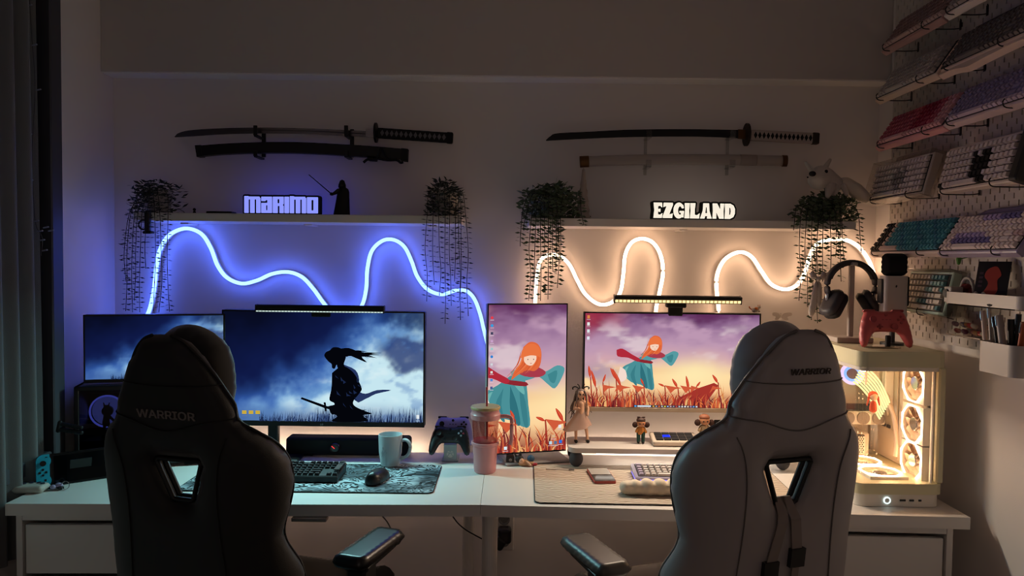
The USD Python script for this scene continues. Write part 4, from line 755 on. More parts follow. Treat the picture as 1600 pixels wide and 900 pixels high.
def keyboard(t, L, rows, cap, cols, mats, case_mat, case_h, wedge=.0, depth=None, space=True, pitch=.0191, gaps=(), base=(0, 0, 0), T=None, border=.009, caph=.008, lip=.004):
    """keyboard lying on z = 0, its front edge along y = 0; cols(r, c, rows, n) names the colour of a key; T places it"""
    T = T or (lambda m: m); n = int(round((L-2*border)/pitch)); D = depth or rows*pitch+2*border
    cs = bx((L/2, D/2, case_h/2), (L, D, case_h), .003); v = cs.vertices.copy(); v[:, 2] += wedge*(v[:, 1]/D)*(v[:, 2] > case_h*.5); cs.vertices = v
    part('case', T(cs), case_mat, t); keys = {}
    pz = bx((L/2, D/2, case_h+.0004), (L-2*border+.003, D-2*border+.003, .0012)); v = pz.vertices.copy(); v[:, 2] += wedge*(v[:, 1]/D); pz.vertices = v; part('key_gap_shade', T(pz), M('gap_shade_dark', '#19171a', .6), t)  # dark sheet under the keys paints the shade in their gaps
    def key(x0, x1, r, nm):
        y0, y1 = border+r*pitch+.0011, border+(r+1)*pitch-.0011; x0, x1 = x0+.0011, x1-.0011; z0 = case_h+wedge*y0/D-lip+.003; z1 = z0+caph+.0006*abs(r-2); i = .0028
        V = [(x0, y0, z0), (x1, y0, z0), (x1, y1, z0), (x0, y1, z0), (x0+i, y0+i*.7, z1), (x1-i, y0+i*.7, z1), (x1-i, y1-i*1.3, z1), (x0+i, y1-i*1.3, z1)]
        Fq = [[4, 5, 6], [4, 6, 7], [0, 1, 5], [0, 5, 4], [1, 2, 6], [1, 6, 5], [2, 3, 7], [2, 7, 6], [3, 0, 4], [3, 4, 7]]
        return tm(V, Fq)
    for r in range(rows):
        c = 0; x = border
        while c < n:
            if (r, c) in gaps: c += 1; x += pitch; continue
            w = 1
            if r == 0 and space and c == 3 and n > 9: w = min(6, n-6)
            elif r == 0 and c in (0, 1, 2): w = 1
            elif r in (1, 2, 3) and c == 0: w = 1
            elif r in (1, 2) and c == (13 if n >= 15 else n-2): w = min(2, n-c)
            nm = cols(r, c, rows, n); m = key(x, x+w*pitch, r, nm)
            if w >= 5: part('space_bar', T(m), mats[nm], t)
            else: keys.setdefault(nm, []).append(m)
            x += w*pitch; c += w
    for nm, ms in keys.items(): part('keycaps', T(cat(ms)), mats[nm], t, kind='stuff')
    return D
def place(loc, rz=0, rx=0): 
    def T(m): m = rot(m, rx, X_); m = rot(m, rz, Z_); return mv(m, *loc)
    return T
kc = P2(527, 757); KL = .355
kb = thing('keyboard', 'black mechanical keyboard on the dark swirl mat', 'keyboard', (kc[0]-KL, kc[1], MATTOP+.0003))
keyboard(kb, KL, 6, None, lambda r, c, R, n: 'k', {'k': M('black_keycap', '#17171a', .45)}, M('black_case', '#0c0c0d', .35), .019, .012, gaps=((5, 1), (5, 6), (5, 11), (1, 15), (2, 15), (2, 16), (2, 17), (1, 16), (0, 15)))
part('side_strip', bx((KL-.012, .085, .033), (.018, .10, .004), .001), M('keyboard_trim', '#55585a', .3, .4), kb)
# mouse
p = P2(577, 762); mo = thing('mouse', 'black wireless mouse on the dark swirl mat', 'mouse', (p[0], p[1], MATTOP+.0006), -14)
ol = Polygon(spl([(-.026, .02), (-.031, .05), (-.028, .09), (-.018, .118), (0, .124), (.018, .118), (.028, .09), (.030, .05), (.026, .02), (.015, .003), (0, 0), (-.015, .003), (-.026, .02)], 4)).buffer(0)
ms_ = pillow(ol, .036, .03, .005, None, .004); v = ms_.vertices; v[:, 2] *= np.where(v[:, 2] > 0, 1-.35*np.clip((v[:, 1]-.055)/.07, 0, 1)**1.5, 1); ms_.vertices = v+[0, 0, .004]
part('shell', ms_, M('mouse_black', '#101113', .36), mo, smooth=True); part('scroll_wheel', rot(cyl((-.004, 0, 0), (.004, 0, 0), .011), 0, X_).apply_translation((0, .098, .022)), grey, mo); part('button_split', bx((0, .10, .0285), (.0012, .04, .004)), blackm, mo)
# mug
p = P2(607, 733); mg = thing('mug', 'pale blue-white ceramic mug standing by the mouse', 'mug', (p[0], p[1]+.037, MATTOP+.0004)); cer = M('mug_ceramic', '#c4cdd2', .3)
part('cup', lathe([(0, 0), (.030, 0), (.0325, .002), (.034, .012), (.0395, .045), (.0412, .104), (.0418, .108), (.0398, .108), (.0380, .045), (.032, .010), (0, .008)], 40), cer, mg, smooth=35)
part('handle', tube(spl([(.0395, -.006, .088), (.056, -.009, .090), (.069, -.011, .078), (.070, -.011, .058), (.060, -.009, .036), (.0365, -.006, .022)], 6), .0058, 10, flat=1.25), cer, mg, smooth=True)
part('drawing', cat([tube([(.0408*math.sin(a)*k, -.0408*math.cos(a)*k, z) for a, z, k in ((q[0], q[1], 1) for q in qq)], .0006, 5) for qq in ([(-.7, .045), (-.55, .058), (-.4, .050), (-.3, .062), (-.15, .05)], [(-.68, .036), (-.5, .042), (-.33, .034), (-.2, .04)], [(-.6, .066), (-.5, .07), (-.42, .064)])]), M('mug_print', '#8f9ba4', .4), mg)
# sound bar
a, b = aty(446, 714, 2.655), aty(640, 714, 2.655); sb = thing('soundbar', 'black soundbar with a volume knob under the large left monitor', 'speaker', ((a[0]+b[0])/2, 2.688, ZD+.0006)); hgt = aty(540, 685, 2.655)[2]-ZD
part('cabinet', rbx((0, 0, hgt/2+.002), (b[0]-a[0], .07, hgt-.004), .012, 2), M('soundbar_cloth', '#0d0e10', .8, bump=.3, bscale=1500), sb, smooth=40); [part('foot', bx((x, 0, .002), (.04, .05, .004)), black, sb) for x in (-.15, .15)]
kx = aty(524, 700, 2.65)[0]-(a[0]+b[0])/2; k = part('volume_knob', up(lathe([(0, 0), (.0185, 0), (.0185, .010), (.016, .014), (.013, .012), (0, .012)], 28)).apply_translation((kx, -.0345, hgt*.5)), M('knob_black', '#101012', .3), sb)
part('red_mark', rot(bx((0, 0, 0), (.014, .0012, .0035)), 40, Y_).apply_translation((kx-.006, -.0485, hgt*.5+.004)), E('red_mark_glow', '#ff4a4a', .8), k)
# two controllers on a stand
p = P2(703, 722); st = thing('controller_stand', 'grey-white stand with a round cross logo holding two controllers', 'stand', (p[0], p[1]+.008, ZD+.0006)); sm_ = M('stand_silver', '#b9c6c8', .4)
part('front_plate', rot(bx((0, 0, .03), (.046, .006, .06), .001), -8, X_), sm_, st); part('foot', bx((0, .035, .003), (.06, .085, .006), .002), sm_, st); part('cradle', bx((0, .012, .058), (.046, .03, .006), .001), sm_, st); part('back_post', bx((0, .05, .05), (.02, .012, .1), .001), sm_, st)
lg = Point(0, 0).buffer(.0125, 24); xc = unary_union([LineString(spl([(-.0105, -.0095), (-.002, .002), (.0105, .0045)], 6)).buffer(.0014), LineString(spl([(.0105, -.0095), (.002, .002), (-.0105, .0045)], 6)).buffer(.0014)])
part('logo', rot(prism(lg.difference(xc).difference(Polygon([(-.006, .0125), (.006, .0125), (0, .0055)])), .0008, 0).apply_translation((0, -.0033, .026)), -8, X_), M('logo_white', '#e4e4e0', .5), st)
xb = M('pad_black', '#16191c', .38); xs = M('pad_stick', '#08080a', .45)
c1 = thing('game_controller', 'black game controller held in front on the grey stand', 'game controller', (p[0], p[1]-.006, ZD+.0006)); gamepad(c1, .147, xb, xs, None, xs, -28, (0, -.001, .082), nbtn=[M('btn_y', '#8f9aa0', .3), M('btn_a', '#7d8a90', .3), M('btn_x', '#9fb0c0', .3), M('btn_b', '#a04048', .3)])
c2 = thing('game_controller', 'lilac game controller held behind the black one on the grey stand', 'game controller', (p[0]+.006, p[1]+.05, ZD+.0006)); gamepad(c2, .147, M('pad_lilac', '#aaa3dc', .42), xs, None, xs, -22, (0, 0, .103))
# tumbler
p = P2(757, 742); tb = thing('tumbler', 'pink glass tumbler with handle, lid and straw where the desks meet', 'cup', (p[0], p[1]+.037, ZD+.0006)); pk1 = M('tumbler_pink', '#cf8f92', .45); pk2 = M('tumbler_lid_pink', '#c98a8c', .35)
part('glass', lathe([(.0402, .098), (.0455, .165), (.0468, .196), (.0448, .196), (.0435, .165), (.0385, .098), (.0402, .098)], 40), glassy('pinkish_glass', '#efdcd8', 1.45, .03), tb, smooth=35)
part('sleeve', lathe([(0, 0), (.034, 0), (.0365, .003), (.0425, .092), (.0475, .096), (.0475, .103), (.0445, .105), (.0415, .104), (.038, .01), (0, .008)], 40), pk1, tb, smooth=35)
part('drink', lathe([(0, .0085), (.0375, .0105), (.0402, .104), (.0408, .112), (0, .112)], 32), M('pink_drink', '#b8505c', .3), tb, smooth=35)
part('collar', lathe([(.043, .181), (.0505, .183), (.0515, .199), (.0485, .203), (.0475, .208), (.0445, .208), (.043, .181)], 40), pk2, tb, smooth=35)
part('lid_ring', lathe([(0, .204), (.0465, .204), (.0475, .217), (0, .217)], 40), pk2, tb, smooth=35); part('wooden_lid', lathe([(0, .216), (.0495, .216), (.0505, .219), (.0505, .223), (.049, .2255), (.012, .2255), (0, .2255)], 40), M('bamboo_lid', '#b39a6c', .5), tb, smooth=35)
part('handle', tube(spl([(.047, 0, .190), (.068, -.004, .192), (.086, -.006, .188), (.090, -.007, .176), (.090, -.007, .15), (.089, -.007, .11), (.084, -.006, .096)], 6), .0068, 10, flat=.8), pk1, tb, smooth=True)
part('straw', tube([(.008, -.005, .02), (.0035, .0, .29)], .0036, 10), M('straw_red', '#b3434c', .35), tb, smooth=True)
# handheld console and bits at the far left
a, b = P2(57, 764), P2(178, 746); d = np.array([*(b-a), 0]); L = np.linalg.norm(d); ang = math.degrees(math.atan2(d[1], d[0])); hgt = .100
sw = thing('handheld_console', 'black handheld game console with a turquoise side grip propped at the left desk end', 'console', (a[0], a[1], ZD+.0006), ang); jc = M('grip_turquoise', '#17a0bd', .42)
def lean(m): return rot(m, -10, X_)
part('tablet', lean(rbx((.036+.086, .007, hgt/2), (.172, .013, hgt), .003)), M('console_black', '#07080a', .3), sw); part('screen', lean(bx((.036+.086, .0002, hgt/2), (.150, .0008, hgt-.016))), M('console_screen', '#040507', .08), sw)
jg = sbox(0, 0, .036, hgt); jg = unary_union([sbox(.018, 0, .036, hgt), sbox(0, .02, .036, hgt-.02), Point(.02, .02).buffer(.02, 12), Point(.02, hgt-.02).buffer(.02, 12)])
j = part('side_grip', lean(prism(jg, .02, .018)), jc, sw)
part('thumb_stick', lean(up(lathe([(0, 0), (.006, 0), (.0065, .004), (.0085, .006), (.0085, .008), (0, .0085)], 18)).apply_translation((.018, -.0015, hgt*.74))), black, j)
for x, z in ((0, .0085), (0, -.0085), (.0085, 0), (-.0085, 0)): part('direction_button', lean(up(lathe([(0, 0), (.0035, 0), (.0032, .002), (0, .0022)], 14)).apply_translation((.018+x, -.0018, hgt*.46+z))), black, j)
part('capture_button', lean(bx((.024, -.0022, hgt*.22), (.006, .002, .006), .0006)), black, j); part('minus_button', lean(bx((.028, -.0022, hgt*.92), (.006, .002, .0018))), black, j)
ks = part('kick_stand', rot(bx((.12, .03, .042), (.06, .003, .085)), 24, X_, (.12, .03, .0)), black, sw)
p = P2(38, 772); ch = thing('game_controller', 'small pale game controller with dark buttons lying by the curtain', 'game controller', (p[0]+.006, p[1]+.02, ZD+.0008), 12)
pg = rnd(Polygon([(-.045, -.022), (.04, -.03), (.052, .02), (.03, .032), (-.03, .032), (-.055, .01)]), .012); part('shell', mv(pillow(pg, .011, .012, .006), 0, 0, .011), M('pale_pad', '#b9b4aa', .5), ch, smooth=True)
for x, y in ((-.022, .012), (.018, .014), (.032, .004), (-.004, .018)): part('button', cyl((x, y, .0195), (x, y, .025), .006), M('button_navy', '#23263a', .4), ch)
p = P2(82, 764); tg = thing('key_ring', 'dark tangle of a key ring and charm lying under the console', 'key ring', (p[0], p[1]-.012, ZD+.001)); r_ = np.random.default_rng(3)
part('strap', tube(spl([(-.05, .006, .005), (-.03, .012, .007), (-.005, .004, .007), (.02, .008, .007), (.035, .0, .006)], 5), .0055, 7, flat=1.6), M('strap_dark', '#17161c', .7), tg, smooth=True)
part('charm', [sph((.024, .006, .013), (.012, .008, .008)), sph((.012, -.004, .010), (.009, .007, .007))], M('charm_lilac', '#a79cc0', .5), tg, smooth=True); part('ring', [rot(lathe([(.011, -.001), (.013, -.001), (.013, .001), (.011, .001), (.011, -.001)], 20), 80, X_).apply_translation((.045, .004, .0135))], chrome, tg)
# black computer at the left
bp = thing('desktop_computer', 'black computer with blue glowing fans under the small left monitor', 'computer', (MINI[0], MINI[1], 0), 15); c15, s15 = math.cos(math.radians(15)), math.sin(math.radians(15))
x0 = -.245; x1 = .15; zt = MINI[2]-.006; zb = ZD+.012; yf = -.03; yb = .19
zt -= 0
part('frame', [bx(((x0+x1)/2, (yf+yb)/2, zt-.008), (x1-x0, yb-yf, .016), .003), bx(((x0+x1)/2, (yf+yb)/2, zb+.012), (x1-x0, yb-yf, .024), .003), bx((x0+.008, (yf+yb)/2, (zb+zt)/2), (.016, yb-yf, zt-zb), .003), bx((x1-.008, (yf+yb)/2, (zb+zt)/2), (.016, yb-yf, zt-zb), .003), bx(((x0+x1)/2, yb-.004, (zb+zt)/2), (x1-x0, .008, zt-zb))], black, bp)
[part('foot', bx((x, (yf+yb)/2, ZD+.0065), (.04, .18, .012), .002), black, bp) for x in (x0+.04, x1-.04)]; part('side_glass', bx(((x0+x1)/2, yf+.003, (zb+zt)/2), (x1-x0-.03, .003, zt-zb-.03)), tinted, bp)
part('shroud', bx(((x0+x1)/2, .09, zb+.055), (x1-x0-.034, .19, .06), .002), blackm, bp)
E('fan_blue', '#6f7cff', 1.4); E('fan_blue_dim', '#7686f0', .62); E('strip_cyan', '#9fe6ff', 1.6)
for xf in (x0+.075, x0+.225):
    zc = zt-.105; yy = .085; fr_ = part('fan_frame', prism(sbox(xf-.062, zc-.062, xf+.062, zc+.062).difference(affinity.translate(Point(0, 0).buffer(.056, 20), xf, zc)), .025, yy+.0125), black, bp)
    part('light_ring', prism(affinity.translate(Point(0, 0).buffer(.057, 24).difference(Point(0, 0).buffer(.051, 24)), xf, zc), .003, yy-.0128), LOOKS['fan_blue'], fr_)
    part('lit_diffuser', prism(affinity.translate(Point(0, 0).buffer(.0505, 24), xf, zc), .003, yy), LOOKS['fan_blue_dim'], fr_); part('fan_hub', prism(affinity.translate(Point(0, 0).buffer(.018, 16), xf, zc), .02, yy+.006), black, fr_)
part('memory_module', [bx((x0+.145+.009*k, .06, zt-.10), (.005, .02, .11), .001) for k in range(3)], dgrey, bp); part('light_strip', bx((x0+.16, .0, zb+.066), (.075, .004, .008)), LOOKS['strip_cyan'], bp)
part('cooling_fins', [bx((x0+.15, .10, zt-.045-.007*k), (.05, .05, .003)) for k in range(6)], dgrey, bp)
ft = thing('figurine', 'small dark winged figurine standing before the blue fan in the black computer', 'figurine', tuple(np.array([MINI[0], MINI[1], 0])+np.array([c15*(x0+.08)-s15*.035, s15*(x0+.08)+c15*.035, zb+.1152])))
dkt = M('toy_dark', '#1b1520', .5); part('pedestal', bx((.002, 0, -.015), (.03, .02, .0295), .002), dgrey, ft); part('body', [hull([(0, 0, .02, .012), (.003, 0, .055, .009)]), hull([(-.006, 0, .004, .005), (-.004, 0, .03, .006)]), hull([(.014, 0, .004, .005), (.004, 0, .03, .006)]), hull([(.006, 0, .05, .005), (.03, -.005, .03, .004)])], dkt, ft); part('head', [sph((.002, 0, .074), .0095), hull([(-.005, 0, .08, .003), (-.008, 0, .09, .0015)]), hull([(.009, 0, .08, .003), (.012, 0, .09, .0015)])], dkt, ft)
q1, q2 = aty(120, 660, 2.30), aty(93, 663, 2.30); q3, q4 = aty(122, 672, 2.30), aty(91, 668, 2.30)
ar = thing('headset_hanger', 'black two-armed hanger sticking out left of the black computer', 'hanger'); part('arm', hull([(*aty(127, 668, 2.36), .006), (*aty(95, 662, 2.36), .006)]), black, ar); part('arm', hull([(*aty(127, 676, 2.36), .007), (*aty(93, 671, 2.36), .007)]), black, ar); part('tip', hull([(*aty(94, 660, 2.36), .007), (*aty(91, 673, 2.36), .007)]), black, ar)

# ------------------------------------------------------------------ things on the right desk
RFY = 2.525; ra, rb = aty(889, 690, RFY), aty(1300, 700, RFY); zr1 = aty(960, 701, RFY)[2]
rs = thing('monitor_riser', 'white shelf riser on round grey feet under the right monitor', 'riser', (ra[0], RFY, 0), -.8); RW = .80; rg_ = sbox(0, 0, RW, .20).union(sbox(-.0, 0, RW, .2)); rg_ = sbox(0, 0, RW, .17).buffer(-.03).buffer(.03)
part('board', slab(rg_, .017, zr1-.017), M('riser_white', '#cfc6c0', .4), rs); sphm = M('foot_ball', '#47454a', .75, bump=.3, bscale=900)
for x in (.028, RW-.05):
    for y in (.036, .135): part('ball_foot', sph((x, y, (ZD+.001+zr1-.0165)/2), (.0245, .0245, (zr1-.0165-ZD-.001)/2), 3), sphm, rs, smooth=True)
part('led_strip', bx((RW/2+.05, .10, zr1-.0195), (RW-.2, .008, .004)), E('riser_glow', '#fff1df', 9), rs); part('led_lip', bx((RW/2+.03, .008, zr1-.0205), (RW-.13, .006, .006)), E('riser_lip', '#fff3e4', 2.2), rs)
RTOP = zr1+.0004
def on_riser(px, py): return atz(px, py, zr1)
# white girl figurine (plain)
p = on_riser(906, 690); gf = thing('figurine', 'figurine of a girl in a pale dress with long dark hair on the riser end', 'figurine', (p[0], p[1]-.012, RTOP), 8); skin = M('doll_skin', '#d9a98a', .5)
import manifold3d as m3
def fused(chains, ref=.003, it=8):
    out = None
    for ch in chains:
        for u_, v_ in zip(ch[:-1], ch[1:]):
            h = m3.Manifold.batch_hull([m3.Manifold.sphere(q[3], 16).translate(q[:3]) for q in (u_, v_)]); out = h if out is None else out+h
    out = out.refine_to_length(ref); me = out.to_mesh(); m = tm(me.vert_properties[:, :3], me.tri_verts); m.merge_vertices(); trimesh.smoothing.filter_taubin(m, iterations=it); return m
bd = fused([[(-.016, .0, .006, .0045), (-.016, 0, .045, .006), (-.009, 0, .085, .008)], [(.026, -.004, .006, .0045), (.022, 0, .045, .006), (.010, 0, .085, .008)], [(0, 0, .085, .014), (0, 0, .115, .013), (0, 0, .14, .015), (0, 0, .152, .006), (0, 0, .162, .006)], [(-.017, 0, .143, .006), (-.024, -.006, .122, .005), (-.010, -.017, .125, .004)], [(.017, 0, .143, .006), (.026, -.004, .12, .005), (.022, -.014, .10, .0042)]])
part('body', bd, skin, gf, smooth=True); part('head', fused([[(0, -.001, .170, .0125), (0, 0, .176, .0145)]]), skin, gf, smooth=True)
V, Fc = [], []; n = 36
for k, (z, r) in enumerate(((.150, .013), (.135, .0165), (.118, .0145), (.105, .018), (.085, .030), (.062, .044), (.052, .050))):
    for i in range(n): a = 2*math.pi*i/n; rr_ = r*(1+(.0 if k < 3 else .10*math.sin(5*a+k*.2)*(k-2)/4)); sx = -.012*max(0, k-3)/3; V.append((rr_*math.cos(a)*1.0+sx, rr_*math.sin(a)*.72, z+(.010*math.cos(a)*max(0, k-3)/3)))
for k in range(6):
    for i in range(n): j = (i+1) % n; Fc += [[k*n+i, (k+1)*n+j, k*n+j], [k*n+i, (k+1)*n+i, (k+1)*n+j]]
dm = tm(V, Fc); db = dm.copy(); db.invert(); part('dress', cat(dm, db), M('doll_dress', '#d8b7a6', .7), gf, smooth=True)
hr = M('doll_hair', '#6a5a54', .6); hs_ = [sph((0, .004, .180), (.0165, .0155, .0145))]
for k in range(16): a = -.3+k*.24; x, y = .014*math.cos(a), .008+.010*abs(math.sin(a)); hs_.append(tube(spl([(x, y, .182), (x*1.5, y+.006, .15), (x*(2.0+.5*math.sin(k*2.1)), y+.010, .118), (x*(2.2+1.1*math.sin(k*1.3)), y+.012, .092+.012*math.sin(k))], 4), np.linspace(.004, .001, 13), 6))
for sg in (-1, 1): hs_ += [tube(spl([(sg*.010, -.008, .186), (sg*.016, -.012, .172), (sg*.018, -.011, .150), (sg*.022, -.010, .132)], 4), np.linspace(.004, .0015, 13), 6)]
part('hair', hs_, hr, gf, smooth=True); part('hair_bow', [tube(spl([(.006*sg, 0, .193), (.020*sg, .0, .200), (.030*sg, .002, .196), (.028*sg, .003, .190)], 4), .0022, 6) for sg in (-1, 1)]+[tube(spl([(.004*sg, 0, .193), (.008*sg, 0, .205), (.013*sg, 0, .209)], 4), .0018, 6) for sg in (-1, 1)], M('bow_black', '#0c0a0c', .6), gf, smooth=True)
part('shoe', hull([(-.016, -.006, .005, .006), (-.016, .004, .006, .006)]), M('bow_black', '#0c0a0c'), gf); part('shoe', hull([(.026, -.011, .005, .006), (.026, 0, .006, .006)]), M('bow_black', '#0c0a0c'), gf)
for sg in (-1, 1): part('eye', sph((sg*.0055, -.0135, .174), (.0028, .0015, .0032)), M('eye_dark', '#241a20', .3), gf)
def muff_doll(label, px, py, body, legs, hat, sc=1.0):
    p = on_riser(px, py); t = thing('toy_doll', label, 'toy', (p[0], p[1], RTOP)); f = lambda *q: tuple(v*sc for v in q)
    part('body', fused([[f(-.007, 0, .036, .008), f(0, 0, .045, .011), f(0, 0, .055, .010)], [f(.010, 0, .055, .005), f(.017, -.004, .042, .0045)], [f(-.010, 0, .055, .005), f(-.017, -.004, .044, .0045)]]), body, t, smooth=True)
    for sg in (-1, 1): part('leg', hull([f(sg*.0085, 0, .006, .0055), f(sg*.008, 0, .036, .0075)]), legs, t); part('shoe', hull([f(sg*.0085, -.005, .0042, .0042), f(sg*.0085, .003, .0045, .0045)]), M('bow_black', '#0c0a0c'), t)
    h = part('head', sph(f(0, 0, .073), f(.016, .015, .0145)), M('doll_tan', '#b97e58', .5), t, smooth=True)
    part('hat', [sph(f(0, .002, .083), f(.0165, .0155, .0105))], hat, t, smooth=True)
    for sg in (-1, 1): part('round_ear', sph(f(sg*.021, 0, .067), f(.010, .007, .0105)), M('muff_brown', '#3a2019', .9), t, smooth=True)
    for sg in (-1, 1): part('eye', sph(f(sg*.006, -.0145, .073), f(.0022, .0014, .0025)), M('eye_dark', '#241a20'), h)
    return t
d1 = muff_doll('little round-eared doll in orange top and green trousers on the riser', 1001, 693, M('doll_orange', '#c07a34', .6), M('doll_green', '#1e4a42', .7), M('doll_hat', '#3b2018', .6)); part('ear_tip', [sph((sg*.009, 0, .094), (.006, .003, .0028)) for sg in (-1, 1)], M('doll_hat', '#3b2018'), d1)
muff_doll('little round-eared doll in a patterned tan outfit beside the white chair', 1100, 694, M('doll_tan_coat', '#a48a6c', .7), M('doll_tan_coat', '#a48a6c'), M('doll_cap', '#8a5238', .6), 1.15)
p = aty(1121, 664, 2.63); sq = thing('picture_stand', 'small black card standing behind the riser dolls', 'card', (p[0]+.02, 2.63, RTOP)); part('card', rot(bx((0, 0, .04), (.06, .004, .08), .001), -6, X_), M('card_black', '#08080a', .4), sq); part('prop', rot(bx((0, .012, .03), (.02, .003, .06)), 20, X_), black, sq)
# macro pad
c = [on_riser(*q)[:2] for q in ((1020, 698), (1084, 698))]; y0 = c[0][1]; mp = thing('macro_pad', 'pale macro keypad with black keys, one lit blue, on the riser', 'keypad', (c[0][0], y0, RTOP)); W_ = c[1][0]-c[0][0]+.018; D_ = .082; hh_ = .022
def tl2(m): return rot(m, 13, X_)
cs = rbx((W_/2, D_/2, .009), (W_, D_, .018), .006); part('case', mv(tl2(cs), 0, 0, .0), M('macro_case', '#c9b8a8', .5), mp)
for r in range(3):
    for q in range(5):
        lit = (r == 1 and q == 1); part('key', mv(tl2(bx((.013+(W_-.026)*(q+.5)/5, .012+(D_-.024)*(r+.5)/3, .0195), ((W_-.026)/5-.002, (D_-.024)/3-.002, .006), .0012)), 0, 0, 0), E('blue_key', '#2a3cff', 1.2) if lit else M('macro_key', '#26262a', .35), mp, 'key lit bright blue' if lit else None)
    part('key_gap_light', mv(tl2(bx((W_/2, .012+(D_-.024)*(r+.02)/3, .0175), (W_-.03, .0012, .001))), 0, 0, 0), E('macro_dim', '#cfd0d8', .25), mp) if r == 1 else None
# phone
q = [P2(*v) for v in ((923, 763), (962, 761), (952, 733), (920, 735))]; q = np.array(q); cpt = q.mean(0); ph = thing('phone', 'phone with a red frame lying face up on the beige mat', 'phone', (cpt[0], cpt[1], MATTOP+.0006), 4)
part('red_frame', slab(sbox(-.036, -.075, .036, .075).buffer(-.008).buffer(.008), .008), M('phone_red', '#a03a38', .4), ph); part('glass_face', slab(sbox(-.0345, -.0735, .0345, .0735).buffer(-.007).buffer(.007), .0008, .0079), M('phone_glass', '#3a3432', .12), ph); part('back_panel', slab(sbox(-.033, .0, .033, .071), .0005, .0087), M('phone_grey', '#aaa6a0', .25), ph)
# pale keyboard and wrist rest
a = P2(993, 757); kb2 = thing('keyboard', 'pale translucent keyboard with violet underlight on the beige mat', 'keyboard', (a[0], a[1], MATTOP+.0004), -1.5)
keyboard(kb2, .33, 5, None, lambda r, c, R, n: 'w' if c > 0 else 'v', {'w': M('pale_keycap', '#d9d0ce', .45), 'v': M('violet_keycap', '#b3a9c4', .45)}, M('clear_case', '#b7b0cc', .25, transmission_weight=.25), .018, .012, pitch=.0205, border=.012)
part('underlight', bx((.165, -.0006, .010), (.30, .0012, .004)), E('violet_glow', '#9a8cff', 1.1), kb2); part('underlight', bx((-.0006, .05, .010), (.0012, .09, .004)), E('violet_glow', '#9a8cff', 1.1), kb2)
a = P2(968, 778); wr = thing('wrist_rest', 'cream cloud shaped wrist rest in front of the pale keyboard', 'wrist rest', (a[0], a[1], MATTOP+.0004), -2)
cl = [(.022, .012, .016), (.052, .016, .02), (.088, .018, .024), (.128, .020, .024), (.17, .02, .025), (.21, .02, .024), (.25, .02, .025), (.29, .018, .022), (.315, .012, .016)]
part('cushion', fused([[(x, y+.030, .015, r*.95), (x, y+.008, .015, r*1.12)] for x, y, r in cl]+[[(cl[i][0], .034, .013, .020), (cl[i+1][0], .034, .013, .020)] for i in range(len(cl)-1)]+[[(cl[i][0], .024, .013, .020), (cl[i+1][0], .024, .013, .020)] for i in range(len(cl)-1)], .005, 12).apply_translation((0, 0, .0065)), M('rest_cream', '#dccdb8', .7), wr, smooth=True)
p = P2(876, 737); jk = thing('cable', 'short white cable end lying on the beige mat behind the phone', 'cable', (p[0], p[1], MATTOP)); part('wire', tube(spl([(-.05, .008, .003), (-.02, .003, .003), (.01, .002, .003), (.03, -.002, .003)], 5), .002, 6), whitep, jk, smooth=True); part('plug', hull([(.03, -.002, .004, .003), (.044, -.004, .004, .003)]), grey, jk)
# toys at the foot of the upright monitor
p = P2(797, 727); cb = thing('small_cube', 'small black cube gadget below the upright monitor', 'gadget', (p[0], p[1]+.012, ZD+.0006), 4); part('body', rbx((0, 0, .0165), (.028, .028, .032), .003), black, cb); part('lens', up(lathe([(0, 0), (.006, 0), (.005, .002), (0, .002)], 16)).apply_translation((0, -.014, .018)), grey, cb)
p = P2(823, 727); ty = thing('figurine', 'little toy figure lounging with red shoes below the upright monitor', 'figurine', (p[0], p[1]-.012, ZD+.0006))
part('body', fused([[(-.02, 0, .012, .011), (0, 0, .013, .010), (.018, -.002, .010, .008)]]), M('toy_tan', '#b98a62', .6), ty, smooth=True); part('hair', [sph((-.026, .002, .024), (.015, .013, .014)), hull([(-.034, .002, .03, .006), (-.044, .002, .044, .002)]), hull([(-.024, .002, .034, .006), (-.022, .002, .050, .002)])], M('toy_black', '#141216', .6), ty, smooth=30); part('face', sph((-.019, -.006, .02), .0095), M('doll_skin', '#d9a98a'), ty, smooth=True)
part('head_cap', sph((.014, .004, .026), (.013, .012, .013)), M('toy_blue', '#2c5270', .6), ty, smooth=True); part('arm', hull([(.0, -.006, .016, .005), (.012, -.012, .007, .004)]), M('doll_skin', '#d9a98a'), ty); part('shoe', [hull([(.024, -.006, .007, .006), (.032, -.008, .009, .005)])], M('toy_red', '#b32c38', .5), ty)

